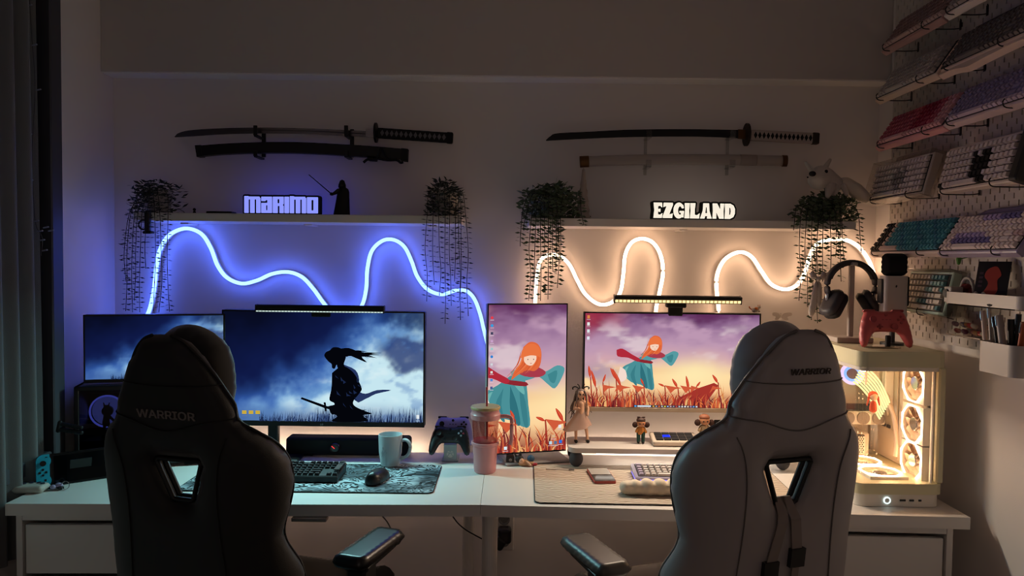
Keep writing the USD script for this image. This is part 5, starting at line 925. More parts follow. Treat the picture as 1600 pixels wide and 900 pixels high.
# ------------------------------------------------------------------ trailing plants and ornaments on the shelves
def leaf(p, d, side, L, W, sag=.15):
    """a folded diamond leaf starting at p, pointing along d"""
    p, d, side = map(np.asarray, (p, d, side)); d = d/np.linalg.norm(d); side = side/np.linalg.norm(side); n = np.cross(d, side)
    m = p+d*L*.5; return [p, m+side*W*.5-n*W*.15, p+d*L-n*L*sag, m-side*W*.5-n*W*.15], [[0, 1, 2], [0, 2, 3]]
def plant(label, zsh, pot, top, strands, needle, leafmat, seed, spread):
    """pot: px centre and width; top: py of the crown; strands: (px where it leaves the crown, px of its lower run, py of its end)"""
    rg = np.random.default_rng(seed); c = aty(pot[0], 320, 2.675); t = thing('hanging_plant', label, 'plant', (c[0], 2.675, zsh)); o = np.array([c[0], 2.675, zsh]); R_ = .052; hpot = .085
    part('pot', lathe([(0, .001), (R_*.72, .001), (R_*.78, .006), (R_, hpot), (R_*.93, hpot), (R_*.90, hpot-.012), (0, hpot-.012)], 28), M('pot_white', '#bdb5ae', .5), t, smooth=35)
    part('soil', lathe([(0, hpot-.02), (R_*.88, hpot-.02), (R_*.88, hpot-.010), (0, hpot-.006)], 20), M('soil', '#2a211c', .95), t)
    V, Fc, n = [], [], 0
    def put(vf):
        nonlocal n; V.extend(vf[0]); Fc.extend([[i+n for i in f] for f in vf[1]]); n += len(vf[0])
    zt = aty(pot[0], top, 2.66)[2]-zsh
    for k in range(spread[2]):
        a = rg.uniform(0, 2*np.pi); q = rg.uniform(0, 1)**.6; e = np.array([spread[0]*q*math.cos(a), -abs(.105*q*math.sin(a)) if rg.random() < .8 else .05*q, rg.uniform(.0, zt)*(1-.25*q*q)])
        e[2] = max(e[2], .0) ; d = rg.normal(size=3); d[2] = abs(d[2])*.4-.1*q; L = rg.uniform(.016, .030) if not needle else rg.uniform(.018, .030); put(leaf(e, d, rg.normal(size=3), L, L*(.6 if not needle else .30)))
    for sx, lx, ly in strands:
        yy = 2.55+rg.uniform(-.012, .012); p0 = aty(pot[0]+(sx-pot[0])*.5, top+14, 2.63); p1 = aty(sx, top+rg.uniform(14, 26), 2.585); zs = aty(lx, 350, yy); 
        pts = [p0, p1, aty(lx+(sx-lx)*.3, 330, yy)]; m_ = max(2, int((ly-345)/38))
        for i in range(1, m_+1): f = i/m_; pts.append(aty(lx+rg.uniform(-2.0, 2.0)+(1.5*math.sin(f*3+sx)), 345+(ly-345)*f, yy+rg.uniform(-.004, .004)))
        pts = spl(pts, 6)-o; part('vine', tube(pts, .0011 if needle else .0013, 5), stemm, t)
        s = np.r_[0, np.cumsum(np.linalg.norm(np.diff(pts, axis=0), axis=1))]
        for u in np.arange(.02, s[-1]-.003, .0175 if needle else .0150):
            p = np.array([np.interp(u, s, pts[:, k]) for k in range(3)]); a = rg.uniform(-.5, .5)
            for sg in (-1, 1):
                if rg.random() < .12: continue
                d = np.array([sg*math.cos(a), rg.uniform(-.5, .3), rg.uniform(-.28, .14) if needle else rg.uniform(-.35, .25)]); L = rg.uniform(.012, .021) if needle else rg.uniform(.014, .024)
                put(leaf(p, d, (rg.uniform(-.3, .3), .8, rg.uniform(.1, 1.1)), L, L*(.34 if needle else .62), .12))
    part('leaves', tm(V, Fc), leafmat, t, kind='stuff'); return t
plant('trailing plant with thin needle leaves at the left end of the left shelf', zl, (247, 40), 280, [(222, 198, 486), (226, 205, 488), (228, 211, 470), (232, 218, 488), (240, 242, 486), (246, 251, 488), (262, 263, 487), (236, 228, 420), (225, 194, 440)], True, leafd, 1, (.085, 0, 620))
plant('trailing plant with thin needle leaves at the right end of the left shelf', zl, (694, 40), 281, [(670, 667, 471), (676, 677, 445), (684, 686, 462), (694, 696, 506), (702, 703, 478), (712, 711, 440), (718, 721, 500), (722, 729, 494), (716, 716, 470)], True, leafd, 2, (.062, 0, 620))
plant('leafy trailing plant at the left end of the right shelf', zr, (862, 40), 286, [(828, 812, 385), (832, 820, 360), (838, 829, 470), (843, 836, 440), (848, 843, 470), (853, 850, 392), (858, 856, 468), (864, 864, 425), (868, 872, 450), (872, 869, 405), (880, 874, 412), (905, 909, 352)], False, leafm, 3, (.105, 0, 900))
plant('leafy trailing plant under the white plush at the right end of the right shelf', zr, (1290, 40), 300, [(1246, 1242, 360), (1262, 1248, 470), (1268, 1259, 480), (1274, 1268, 500), (1278, 1279, 425), (1284, 1287, 440), (1290, 1298, 430), (1298, 1307, 402), (1304, 1318, 405), (1310, 1314, 440), (1322, 1347, 395), (1300, 1275, 505)], False, leafm, 4, (.105, 0, 900))
# plush animal
p = aty(1284, 276, 2.60); pl = thing('plush_toy', 'white long-tailed plush animal lying over the right plant', 'toy', p); pm_ = M('plush_white', '#cfc5bc', .9, sheen_weight=.4, bump=.3, bscale=800)
A3 = lambda x, y, dy=0.0: tuple(aty(x, y, 2.60+dy)-p)
part('body', fused([[(*A3(1283, 276), .040), (*A3(1279, 281, -.01), .036)], [(*A3(1290, 276), .032), (*A3(1306, 287, .02), .027)], [(*A3(1306, 287, .02), .022), (*A3(1303, 303, .0), .010)], [(*A3(1298, 290, .0), .020), (*A3(1294, 306, -.02), .010)]], .007, 10), pm_, pl, smooth=True)
part('tail', fused([[(*A3(1310, 284, .02), .013), (*A3(1322, 287, .015), .023), (*A3(1338, 298, .0), .026), (*A3(1348, 306, -.01), .022), (*A3(1352, 311, -.015), .014)]], .006, 10), M('plush_cream', '#d8cbb8', .9, sheen_weight=.4), pl, smooth=True)
part('hind_paw', fused([[(*A3(1318, 291, .0), .011), (*A3(1323, 303, -.01), .008)]], .005, 6), pm_, pl, smooth=True)
for x0_, y0_, x1_, y1_ in ((1268, 266, 1259, 254), (1289, 262, 1297, 250)): part('ear', fused([[(*A3(x0_, y0_), .010), (*A3(x1_, y1_, .01), .0055)]], .004, 6), pm_, pl, smooth=True)
part('eye', sph(A3(1269.5, 271.5, -.036), (.0125, .006, .0095), 2), M('plush_eye', '#0b0b0d', .2), pl, smooth=True); part('eye', sph(A3(1291, 268, -.036), (.006, .005, .0065), 2), M('plush_eye', '#0b0b0d'), pl, smooth=True); part('nose', sph(A3(1262, 277, -.032), (.003, .003, .003), 1), M('plush_eye', '#0b0b0d'), pl)
# small things on the shelves
p = aty(911, 333, 2.66); h_ = aty(911, 262, 2.66)[2]-zr; lt = thing('ornament', 'tall white lace cone ornament behind the leafy plant', 'ornament', (p[0], 2.66, zr+.0004)); lm = M('lace_white', '#b9aca2', .6)
pr = [(0, 0), (.026, 0)]
for k in range(6): f = k/6; pr += [(.026*(1-f)+.003, h_*(f+.015)), (.026*(1-f)*.72+.002, h_*(f+.125))]
part('cone', lathe(pr+[(0, h_)], 14), lm, lt); part('bead', [sph(((.026*(1-k/9)+.001)*math.cos(k*2.4), (.026*(1-k/9)+.001)*math.sin(k*2.4), h_*(k/9*.9+.06)), .0022, 1) for k in range(9)], M('bead_dark', '#6b5a50', .4), lt, kind='stuff')
a, b = aty(319, 331, 2.62), aty(359, 331, 2.62); bxn = thing('flat_box', 'thin black flat box lying on the left shelf', 'box', ((a[0]+b[0])/2, 2.66, zl+.0005)); part('body', bx((0, 0, .005), (b[0]-a[0], .05, .010), .002), black, bxn); part('cable', tube(spl([(.04, 0, .004), (.06, .01, .002), (.1, .012, .002), (.14, .0, .002)], 5), .0018, 6), black, bxn, smooth=True)
p = aty(300, 331, 2.66); wc_ = thing('small_figure', 'tiny dark bead figure standing on the left shelf', 'ornament', (p[0], 2.68, zl+.0004)); part('body', lathe([(0, 0), (.007, 0), (.004, .012), (0, .014)], 14), blackm, wc_); part('head', sph((0, 0, .018), .0055), blackm, wc_)
p = aty(231, 346, 2.565); cm = thing('clip_camera', 'black clip-on camera hanging at the left end of the left shelf', 'camera', p); part('body', rbx((0, .0, .0), (.020, .022, .075), .007), black, cm); part('clip', [bx((0, .02, .022), (.016, .04, .005)), bx((0, .02, .056-.019), (.016, .04, .004))], black, cm); part('ring', tube([(-.014+.016*math.cos(a), -.004, -.012+.016*math.sin(a)) for a in np.linspace(1.3, 5.6, 16)], .0032, 7), black, cm, smooth=True); part('base', rbx((.002, 0, -.038), (.032, .026, .010), .004), black, cm)
# robed figurine with a thin staff (plain)
p = aty(534, 333, 2.66); hgt = aty(534, 281, 2.66)[2]-zl; rf = thing('figurine', 'black hooded robed figurine holding a thin staff beside the blue sign', 'figurine', (p[0]+.001, 2.66, zl+.0004)); bm = M('robe_black', '#060608', .7); s_ = hgt
V, Fc, n = [], [], 28
for k, (z, r, dx) in enumerate(((0, .225, -.02), (.25, .20, -.0), (.5, .175, .02), (.66, .165, .03), (.74, .14, .03), (.79, .08, .02), (.80, .0, .02))):
    for i in range(n): a = 2*math.pi*i/n; rr_ = r*(1+.07*math.sin(7*a)*(1-z)); V.append(((dx+rr_*math.cos(a))*s_, rr_*.62*math.sin(a)*s_, z*s_))
V.append((-.02*s_, 0, 0)); 
for k in range(6):
    for i in range(n): j = (i+1) % n; Fc += [[k*n+i, k*n+j, (k+1)*n+j], [k*n+i, (k+1)*n+j, (k+1)*n+i]]
for i in range(n): Fc.append([7*n, (i+1) % n, i])
part('robe', tm(V, Fc), bm, rf, smooth=40); part('hood', [lathe([(0, .0), (.105*s_, .0), (.10*s_, .08*s_), (.06*s_, .19*s_), (0, .225*s_)], 20, (0, 0, .78*s_))], bm, rf, smooth=True)
hx_, hz_ = aty(515, 303, 2.62)[0]-p[0], aty(515, 303, 2.62)[2]-zl
part('arm', hull([(-.01, -.012, .68*s_, .009), (hx_+.012, -.03, hz_+.002, .0055)]), bm, rf); part('hand', sph((hx_+.004, -.034, hz_), .006), bm, rf)
e0 = aty(482, 273, 2.61)-[p[0], 2.66, zl]; part('staff', tube([(hx_+.010, -.033, hz_-.005), e0], [.0022, .0014], 6), bm, rf)
# ribbon bow hanging in the leafy plant, butterfly on the wall, little cat on the monitor corner
p = aty(1279, 436, 2.50); rb = thing('ribbon_bow', 'white fabric bow with two long tails hanging beside the headphones', 'bow', p); rm = M('ribbon_white', '#cfc2ba', .7, transmission_weight=0.0)
B_ = lambda x, y, dy=0.0: tuple(aty(x, y, 2.50+dy)-aty(1279, 436, 2.50))
part('knot', sph((0, 0, 0), (.007, .006, .008)), rm, rb, smooth=True)
for nm, pg in (('loop', [(1279, 436), (1272, 424), (1266, 426), (1268, 436)]), ('loop', [(1279, 436), (1286, 424), (1292, 428), (1290, 437)]), ('tail', [(1277, 438), (1272, 444), (1266, 470), (1263, 490), (1269, 495), (1276, 480), (1280, 455)]), ('tail', [(1279, 438), (1284, 446), (1284, 470), (1280, 482), (1275, 470), (1276, 450)])):
    q = np.array([B_(*v) for v in pg]); part(nm, up(pillow(Polygon(spl(np.r_[q[:, [0, 2]], q[:1, [0, 2]]], 4)).buffer(0), .0025, .006, .006)), rm, rb, smooth=True)
part('thread', tube([(0, 0, .005), (.004, .03, .10)], .0006, 4), rm, rb)
p = aty(1220, 494, WY-.02); bf = thing('butterfly', 'white paper butterfly on the wall right of the sunset monitor', 'ornament', p)
for sg in (-1, 1): 
    w_ = Polygon(spl([(0, 0), (.012, .012), (.034, .014), (.036, .004), (.022, -.002), (.026, -.012), (.014, -.014), (0, -.003)], 3)).buffer(0); m = prism(w_, .0008, 0); v = m.vertices.copy(); v[:, 1] -= .35*v[:, 0]; v[:, 0] *= sg; m.vertices = v; m.invert() if sg < 0 else None; part('wing', m, M('paper_white', '#d2c6bd', .8), bf)
part('body', hull([(0, .003, -.010, .0022), (0, .003, .010, .0022)]), M('paper_white', '#d2c6bd'), bf); part('pin', cyl((0, .004, 0), (0, .0195, 0), .002), M('paper_white', '#d2c6bd'), bf)
p = aty(1180, 488.5, 2.64); kt = thing('cat_figurine', 'tiny white and orange cat perched on the right monitor corner', 'figurine', (p[0], 2.64, aty(1180, 489, 2.63)[2]+.001)); part('body', fused([[(-.006, 0, .009, .0085), (.006, 0, .010, .0085)], [(.008, 0, .014, .006), (.013, -.002, .019, .0062)], [(.014, -.004, .004, .003), (.010, -.004, .012, .004)]], .003, 5), M('cat_white', '#d0c2b4', .6), kt, smooth=True); part('tail', tube(spl([(-.012, 0, .010), (-.02, 0, .016), (-.022, 0, .022)], 4), .0022, 6), M('cat_orange', '#c26b2c', .6), kt, smooth=True)
for sg in (-1, 1): part('ear', hull([(.013+sg*.003, 0, .024, .0015), (.013+sg*.004, 0, .028, .0006)]), M('cat_orange', '#c26b2c'), kt)
part('patch', sph((.002, -.004, .0135), (.007, .006, .006)), M('cat_orange', '#c26b2c'), kt)

# ------------------------------------------------------------------ pegboard with its keyboards on the right wall
PBX = RX-.016; by1 = atx(1394, 330, PBX)[1]; by0 = by1-1.40; bz0 = atx(1500, 538, PBX)[2]; bz1 = bz0+1.24
pb = thing('pegboard', 'white slotted pegboard covering the right wall', 'pegboard'); P_ = .04
cell = sbox(0, 0, P_, P_).difference(unary_union([affinity.translate(sbox(-.0025, -.0075, .0025, .0075).buffer(.0), x, z) for x, z in ((.01, .01), (.03, .03))]))
ce = trimesh.creation.extrude_polygon(cell, .005, engine='earcut'); v0 = np.c_[-ce.vertices[:, 2], ce.vertices[:, 0], ce.vertices[:, 1]]; f0 = ce.faces; f0 = f0 if tm(v0, f0).volume > 0 else f0[:, ::-1]
cen = tm(v0, f0).triangles_center; nrm = tm(v0, f0).face_normals; inner = ~((abs(nrm[:, 0]) < .5) & ((cen[:, 1] < 1e-4) | (cen[:, 1] > P_-1e-4) | (cen[:, 2] < 1e-4) | (cen[:, 2] > P_-1e-4))); f0 = f0[inner]
V, Fc = [], []; k = 0
for i in range(int(round((by1-by0)/P_))):
    for j in range(int(round((bz1-bz0)/P_))): V.append(v0+[PBX, by1-(i+1)*P_, bz0+j*P_]); Fc.append(f0+k*len(v0)); k += 1
part('board', tm(np.vstack(V), np.vstack(Fc)), M('pegboard_white', '#cdc3bb', .55), pb)
part('edge_rail', [bx((PBX-.0025, by1+.003, (bz0+bz1)/2), (.006, .006, bz1-bz0+.012)), bx((PBX-.0025, by0-.003, (bz0+bz1)/2), (.006, .006, bz1-bz0+.012)), bx((PBX-.0025, (by0+by1)/2, bz0-.003), (.006, by1-by0+.012, .006)), bx((PBX-.0025, (by0+by1)/2, bz1+.003), (.006, by1-by0+.012, .006))], M('pegboard_white', '#cdc3bb'), pb)
for y in (by0+.05, by1-.05):
    for z in (bz0+.05, bz1-.05): part('spacer', cyl((RX-.001, y, z), (PBX, y, z), .012), whitep, pb)
def wall_place(O, tau):
    s, c = math.sin(math.radians(tau)), math.cos(math.radians(tau)); Mx = np.eye(4); Mx[:3, :3] = np.array([[0, s, -c], [-1, 0, 0], [0, c, s]]); Mx[:3, 3] = O
    def T(m): m = m.copy(); m.apply_transform(Mx); return m
    return T
def hook(label, y, z, xb):
    t = thing('wire_hook', label, 'hook'); p = [(PBX+.002, y, z+.028), (PBX-.006, y, z+.026), (PBX-.008, y, z), (xb+.014, y, z-.003), (xb-.010, y, z+.0), (xb-.015, y, z+.012), (xb-.011, y, z+.020)]
    part('wire', tube(spl(p, 4), .0017, 6), M('wire_black', '#231d1b', .45), t, smooth=True); part('peg', bx((PBX-.004, y, z+.01), (.004, .010, .03)), M('wire_black', '#231d1b'), t)
def wall_kb(label, bl, br, case_c, mats, fn, tau=36, XB=1.251, rows=6, depth=None, ch=.024, hooks=(.12, .78), hk=None, rlen=None, extra=None, pitch=.0191):
    a = atx(*bl, XB); b = atx(*br, XB); z = a[2] if rlen else (a[2]+b[2])/2; L = rlen or a[1]-b[1]; t = thing('keyboard', label, 'keyboard')
    O = np.array([XB+ch*math.cos(math.radians(tau)), a[1], z-ch*math.sin(math.radians(tau))]); T = wall_place(O, tau)
    D = keyboard(t, L, rows, None, fn, mats, case_c, ch, .004, depth, T=T, pitch=pitch, border=.010, caph=.011)
    if extra: extra(t, T, L, D)
    for k, f in enumerate(hooks): hook(f'black wire hook under the {hk}, {"farther" if k == 0 else "nearer"} one', a[1]-L*f, z-.004, XB)
    return t
lt_ = lambda c: '#'+''.join('%02x' % min(255, int(int(c[i:i+2], 16)*1.22)) for i in (1, 3, 5))
kc_ = lambda n, c, r=.5: M('keycap_'+n, lt_(c), r)
cs_ = lambda n, c, **k: M('case_'+n, lt_(c), .4, **k)
def by(*names):
    """columns split at the given fractions"""
    def f(r, c, R, n):
        for frac, nm in names:
            if c/n < frac: return nm
        return names[-1][1]
    return f
wall_kb('dusty pink keyboard in the top row of the pegboard, farther one', (1376, 78), (1470, 33), cs_('dusty', '#a3807c'), {'a': kc_('dusty', '#7d6260'), 'b': kc_('dusty_light', '#a98f8a')}, lambda r, c, R, n: 'b' if r == 0 else 'a', hk='dusty pink keyboard')
wall_kb('white edged keyboard in the top right corner of the pegboard', (1473, 26), (1540, -12), cs_('corner', '#c7bab2'), {'a': kc_('corner', '#8d827e')}, lambda r, c, R, n: 'a', rlen=.33, hk='corner keyboard')
wall_kb('cream keyboard with pale grey keys under the dusty pink one', (1366, 157), (1462, 117), cs_('cream', '#bfa998'), {'a': kc_('pale', '#a39a96'), 'b': kc_('pale2', '#8b827f')}, lambda r, c, R, n: 'b' if c > n-3 else 'a', hk='cream keyboard')
def wrist(t, T, L, D):
    g = Polygon(spl([(0, -.012), (L*.2, -.012), (L*.42, -.028), (L*.6, -.020), (L*.85, -.012), (L, -.012), (L, .03), (0, .03)][:6], 5).tolist()+[(L, .012), (0, .012)]).buffer(0); part('arched_front', T(slab(g, .020, .0)), cs_('alice', '#bfa898'), t); part('split_bar', T(bx((L*.36, .07, .024), (.006, .11, .006), .001)), cs_('alice', '#bfa898'), t); part('top_bar', T(bx((L*.5, .152, .018), (L*.9, .010, .012), .003)), dgrey, t)
    part('dark_accent', T(bx((L*.05, .014, .022), (.035, .014, .012), .002)), M('keycap_black', '#0e0c0e', .5), t); part('dark_accent', T(bx((L*.76, .026, .022), (.06, .02, .012), .002)), M('keycap_black', '#0e0c0e'), t); part('dark_accent', T(bx((L*.17, .018, .022), (.03, .012, .012), .002)), M('keycap_black', '#0e0c0e'), t)
wall_kb('split keyboard with dark keys and an arched cream front edge', (1468, 112), (1560, 72), cs_('alice', '#bfa898'), {'a': kc_('alice', '#57504e')}, lambda r, c, R, n: 'a', rlen=.36, rows=6, hk='arched keyboard', extra=wrist)
wall_kb('deep pink keyboard in the third row of the pegboard', (1366, 231), (1474, 199), cs_('pink', '#b98284'), {'a': kc_('pink', '#a34a5c'), 'b': kc_('deep_pink', '#8c1f3c'), 'c': kc_('pink_light', '#b98a90')}, lambda r, c, R, n: 'c' if r == 0 or c > n-4 else ('b' if .45 < c/n < .72 else 'a'), hk='deep pink keyboard')
wall_kb('lavender keyboard with a cream front edge in the third row', (1472, 197), (1570, 166), cs_('lilac_cream', '#b5a0a0'), {'a': kc_('lavender', '#7f7490'), 'b': kc_('lilac_light', '#a897a6')}, lambda r, c, R, n: 'b' if r == 0 or c > n-3 else 'a', rlen=.37, hk='lavender cream keyboard')
heart = {(4, 6), (4, 8), (3, 5), (3, 6), (3, 7), (3, 8), (2, 5), (2, 6), (2, 7), (2, 8), (1, 6), (1, 7)}
def clear_end(t, T, L, D): part('clear_cover', T(cat([bx((L+.012, D/2, .022), (.003, D+.01, .05)), bx((L/2, -.004, .02), (L+.02, .003, .045)), bx((L/2, D+.004, .02), (L+.02, .003, .045)), bx((-.003, D/2, .022), (.003, D+.01, .05))])), acrylic, t)
wall_kb('white keyboard in a clear cover with a grey cat pattern', (1357, 314), (1442, 306), cs_('clear_white', '#b9ada6'), {'w': kc_('white', '#b3a8a4'), 'g': kc_('grey_cat', '#7f7673')}, lambda r, c, R, n: 'g' if (r, round(c*15/n)) in {(a, b+1) for a, b in heart} else 'w', tau=16, XB=1.262, hk='clear covered keyboard', extra=clear_end)
cat_s = {(4, 7), (4, 9), (4, 10), (3, 7), (3, 8), (3, 9), (3, 10), (2, 7), (2, 8), (2, 9), (2, 10), (1, 7), (1, 8), (1, 9), (0, 9), (0, 10), (0, 0)}
def dark_end(t, T, L, D): part('end_cover', T(rbx((L+.016, D/2, .02), (.034, D+.01, .048), .008)), M('cover_dark', '#2c2926', .35), t)
wall_kb('white keyboard with a black cat pattern in its keys', (1464, 302), (1560, 288), cs_('white_cat', '#b3a69d'), {'w': kc_('white2', '#b5aaa8'), 'k': M('keycap_black', '#0e0c0e', .5)}, lambda r, c, R, n: 'k' if (r, c) in cat_s else 'w', tau=16, XB=1.256, rlen=.335, hk='black cat keyboard', extra=dark_end)
wall_kb('teal keyboard with a black number block at its far end', (1357, 395), (1466, 397), cs_('teal_cream', '#b9a8a0'), {'k': M('keycap_navy', '#0f1218', .5), 'p': kc_('pinkish', '#a8958f'), 't': kc_('teal', '#3f7f8a'), 's': kc_('teal_dark', '#356c80')}, lambda r, c, R, n: 'k' if c < 3 else ('p' if c == 3 else ('s' if (r+c) % 5 == 0 else 't')), hk='teal keyboard')
def riser_back(t, T, L, D): part('back_hump', T(hull([(L*.12, D-.002, .012, .010), (L*.92, D-.002, .012, .010), (L*.3, D+.012, .020, .008), (L*.75, D+.012, .020, .008)])), M('case_lilac', '#6f6488', .5), t)
wall_kb('lavender keyboard with white and violet keys in the fifth row', (1463, 396), (1578, 394), M('case_lilac2', '#a79ab4', .4), {'w': kc_('white3', '#b9acac'), 'v': kc_('violet', '#5f5784'), 'l': kc_('lilac2', '#8b7fa6'), 'p': kc_('pinkish2', '#a88f92')}, lambda r, c, R, n: 'v' if (r == 1 and 1 < c < 11) or (r == 5 and 9 < c < 14) else ('l' if (r == 2 and 1 < c < 9) or (r == 5 and 5 < c < 10) else ('p' if r == 2 and c > n-4 else 'w')), rlen=.345, hk='violet keyboard', extra=riser_back)
wall_kb('mint and white keyboard in a clear cover behind the microphone', (1408, 486), (1474, 492), cs_('mint', '#9fb3a8'), {'w': kc_('white4', '#b9b0a4'), 't': kc_('mint_dark', '#4f7478'), 'm': kc_('mint', '#7f9c98')}, lambda r, c, R, n: ('t' if (r == 5 and 6 < c < 12) or (r < 2 and 3 < c < 7) or c == n-1 else ('m' if (r == 4 and c > 6) or (r == 3 and 5 < c < 8) else 'w')), tau=14, XB=1.293, hk='mint keyboard', extra=clear_end, hooks=(.5,))
# white tray with small things
a = atx(1475, 455, 1.25); tr = thing('wall_tray', 'white rounded tray hooked on the pegboard', 'tray'); ty1 = a[1]; ty0 = ty1-.34; tz1 = a[2]; tz0 = tz1-.036
g = sbox(1.245, ty0, PBX-.006, ty1).union(sbox(1.3, ty0, PBX-.006, ty1)); g = sbox(1.245, ty0, PBX+.03, ty1).buffer(-.03).buffer(.03).intersection(sbox(0, 0, PBX-.006, 9)); tw = M('tray_white', '#c3b8b0', .45)
part('rim', slab(g.difference(g.buffer(-.003)), tz1-tz0, tz0), tw, tr); part('bottom', slab(g, .003, tz0), tw, tr)
for y in (ty0+.06, ty1-.06): part('hook', bx((PBX-.004, y, tz1+.004), (.008, .02, .02), .001), tw, tr)
Q = lambda x, y, X: atx(x, y, X)
p = Q(1490, 451, 1.275); cu = thing('toy_camera', 'small white cube camera with a black lens on the wall tray', 'toy', (1.275, p[1], tz0+.0035), 0); part('body', rbx((0, 0, .0235), (.036, .036, .046), .004), tw, cu); part('lens', cyl((-.017, .004, .027), (-.022, .004, .027), .0125), black, cu); part('lens_glass', cyl((-.0215, .004, .027), (-.023, .004, .027), .008), dgrey, cu)
p = Q(1512, 451, 1.30); ba = thing('toy_basket', 'pale toy basket with an arched handle and red filling on the tray', 'toy', (1.305, p[1]+.01, tz0+.0035)); bm_ = M('basket_pale', '#a9a09a', .6); part('bowl', lathe([(0, 0), (.022, 0), (.034, .03), (.030, .03), (0, .012)], 20), bm_, ba, smooth=35); part('handle', tube([(0, .031*math.cos(a), .03+.042*math.sin(a)) for a in np.linspace(0, math.pi, 18)], .0045, 8), bm_, ba, smooth=True); part('filling', [sph((.006*math.cos(k*2.2), .014*math.sin(k*1.7), .034+.006*(k % 3)), .010) for k in range(6)], M('filling_red', '#7a2a26', .6), ba, smooth=True, kind='stuff')
p = Q(1524, 452, 1.27); mo2 = thing('toy_mouse', 'rounded grey-white toy beside the basket on the tray', 'toy', (1.275, p[1]-.01, tz0+.0035)); part('body', pillow(affinity.scale(Point(0, 0).buffer(1, 16), .024, .032), .03, .03, .006, None, .001).apply_translation((0, 0, .002)), bm_, mo2, smooth=True)
for sg in (-1, 1): part('ear', sph((0, sg*.016, .029), (.004, .008, .008)), bm_, mo2, smooth=True)
p = Q(1500, 405, 1.335); lf = thing('toy_leaf', 'small bright green leaf ornament above the toy basket', 'ornament', (PBX-.03, p[1], p[2])); part('blade', fused([[(0, 0, .010, .004), (0, 0, 0, .0075), (0, 0, -.012, .005)]], .003, 6), M('leaf_bright', '#4f8a2e', .5), lf, smooth=True); part('stalk', cyl((0, 0, 0), (.026, 0, .006), .0015), M('leaf_bright', '#4f8a2e'), lf)
p = Q(1540, 450, 1.30); cd = thing('picture_card', 'black card with a red printed shape leaning behind the tray', 'card', (1.295, p[1]-.02, tz0+.0035), -60)
part('card', rot(bx((0, 0, .062), (.085, .003, .122), .001), -14, X_), M('card_dark', '#151116', .4), cd); part('red_print', rot(prism(Polygon(spl([(-.02, .03), (.0, .02), (.018, .04), (.014, .07), (.022, .085), (.008, .108), (-.014, .1), (-.02, .08), (-.008, .06), (-.02, .03)], 4)).buffer(0), .0004, -.0016), -14, X_), M('print_red', '#a83a2c', .5), cd); part('print_lines', rot(prism(unary_union([sbox(-.034, .05+.012*k, -.024, .056+.012*k) for k in range(4)]), .0004, -.0016), -14, X_), M('print_purple', '#4a3040', .5), cd)
p = Q(1566, 455, 1.28); bs = thing('dark_stand', 'black round stand lying on the wall tray under the card', 'stand', (1.285, p[1]-.005, tz0+.0035)); part('disc', lathe([(0, 0), (.04, 0), (.042, .006), (.036, .012), (0, .014)], 28), blackm, bs, smooth=35); part('cap', lathe([(0, .0135), (.02, .0135), (.016, .022), (0, .023)], 20), black, bs, smooth=35)
# clear box of sweets
a = Q(1479, 520, 1.30); bxs = thing('clear_box', 'clear box of colourful sweets hanging under the wall tray', 'box'); y1_, y0_ = a[1], a[1]-.16; z0_ = a[2]-.004; z1_ = Q(1479, 474, 1.30)[2]
part('walls', [bx((1.30, (y0_+y1_)/2, (z0_+z1_)/2), (.002, y1_-y0_, z1_-z0_)), bx((1.329, y1_, (z0_+z1_)/2), (.058, .002, z1_-z0_)), bx((1.329, y0_, (z0_+z1_)/2), (.058, .002, z1_-z0_)), bx((1.357, (y0_+y1_)/2, (z0_+z1_)/2), (.002, y1_-y0_, z1_-z0_))], acrylic, bxs); part('bottom', bx((1.329, (y0_+y1_)/2, z0_), (.06, y1_-y0_, .002)), acrylic, bxs); part('lit_edge', bx((1.2995, (y0_+y1_)/2, z0_+.0015), (.003, y1_-y0_, .003)), M('acrylic_edge', '#e0cdb8', .2), bxs)
rg = np.random.default_rng(8); cols_ = ['#b9383c', '#d8cfc4', '#7a4a6a', '#c98a8c', '#3c4a6a', '#d0a060']
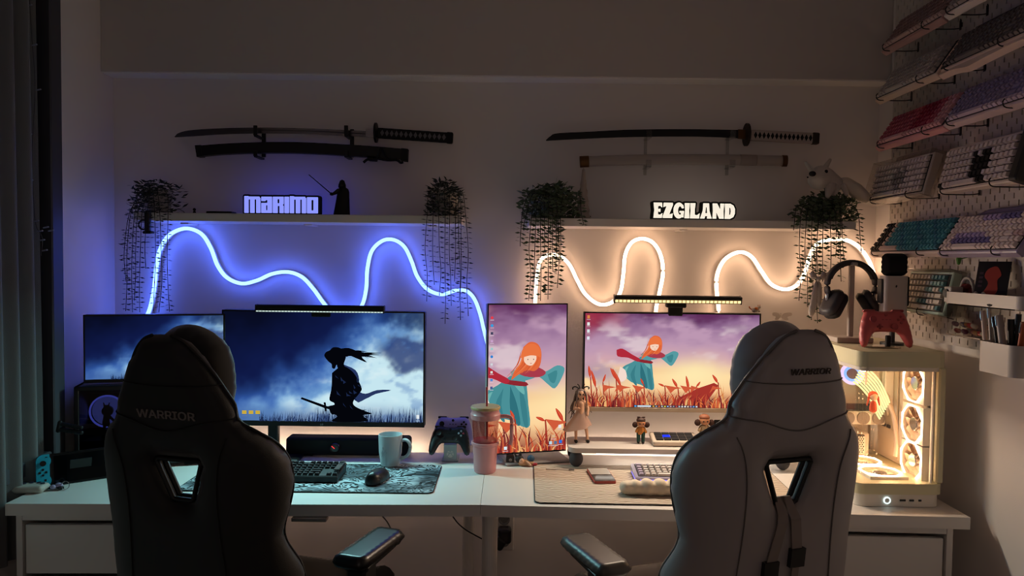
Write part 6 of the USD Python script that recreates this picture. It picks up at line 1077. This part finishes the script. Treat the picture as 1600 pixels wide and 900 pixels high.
for k in range(16):
    c_ = np.array([1.329+rg.uniform(-.018, .018), y1_-.016-(k % 8)*.017, z0_+.012+(k//8)*.020]); nm = cols_[k % 6]; sw_ = solo('sweet', hull([(*(c_-[0, .006, 0]), .0075), (*(c_+[0, .006, .002]), .0065)]), M('sweet_'+nm[1:], nm, .3), ['red', 'cream', 'plum', 'pink', 'navy', 'amber'][k % 6]+' wrapped sweet inside the clear box, '+('upper' if k > 7 else 'lower')+' row, '+('at the far end', 'next to the far end one', 'in the farther third', 'just before the middle', 'just past the middle', 'in the nearer third', 'next to the near end one', 'at the near end')[k % 8], 'sweet', smooth=40, group='sweets in the clear box')
# pen pot
a = Q(1531, 531, 1.245); po = thing('pen_pot', 'white pen container hanging low on the pegboard', 'container'); py1 = a[1]; py0 = py1-.15; pz1 = a[2]; pz0 = Q(1531, 578, 1.245)[2]
g = sbox(1.235, py0, PBX+.03, py1).buffer(-.025).buffer(.025).intersection(sbox(0, 0, PBX-.006, 9)); part('shell', slab(g.difference(g.buffer(-.003)), pz1-pz0, pz0), tw, po); part('bottom', slab(g.buffer(-.001), .003, pz0+.0005), tw, po); part('hook', bx((PBX-.003, py1-.04, pz1+.006), (.006, .02, .02)), tw, po)
pens = [(1536, 486, 1541, 1.275, .0062, '#b9a59c', 'pale pink pen leaning left in the pen container'), (1546, 482, 1549, 1.272, .0042, '#c7b9b0', 'thin white pen standing upright in the pen container'), (1553, 496, 1562, 1.268, .0050, '#17161a', 'black pen with a steel clip leaning in the pen container'), (1561, 494, 1570, 1.266, .0085, '#a89c96', 'thick grey marker leaning in the pen container'), (1580, 500, 1578, 1.29, .0075, '#151418', 'thick black marker upright in the pen container'), (1592, 492, 1584, 1.30, .006, '#221f22', 'dark slim pen at the near side of the pen container'), (1600, 505, 1588, 1.27, .007, '#b0522c', 'orange pen at the near end of the pen container')]
for x, y, xb, X, r, c, lab in pens:
    tp = Q(x, y, X); bt_ = np.array([X+.004, Q(xb, 540, X)[1], pz0+.012]); pn = thing('pen', lab, 'pen', tp); part('barrel', cyl(bt_-tp, (0, 0, 0), r), M('pen_'+c[1:], c, .35), pn, smooth=40); d = (bt_-tp)/np.linalg.norm(bt_-tp); part('cap', cyl(d*.028, -d*.002, r*1.15, r*1.05), M('pen_'+c[1:], c), pn, smooth=40); part('clip', hull([(-r*1.25, 0, 0, .001), tuple(d*.025+[-r*1.25, 0, 0])+(.001,)]), chrome, pn)
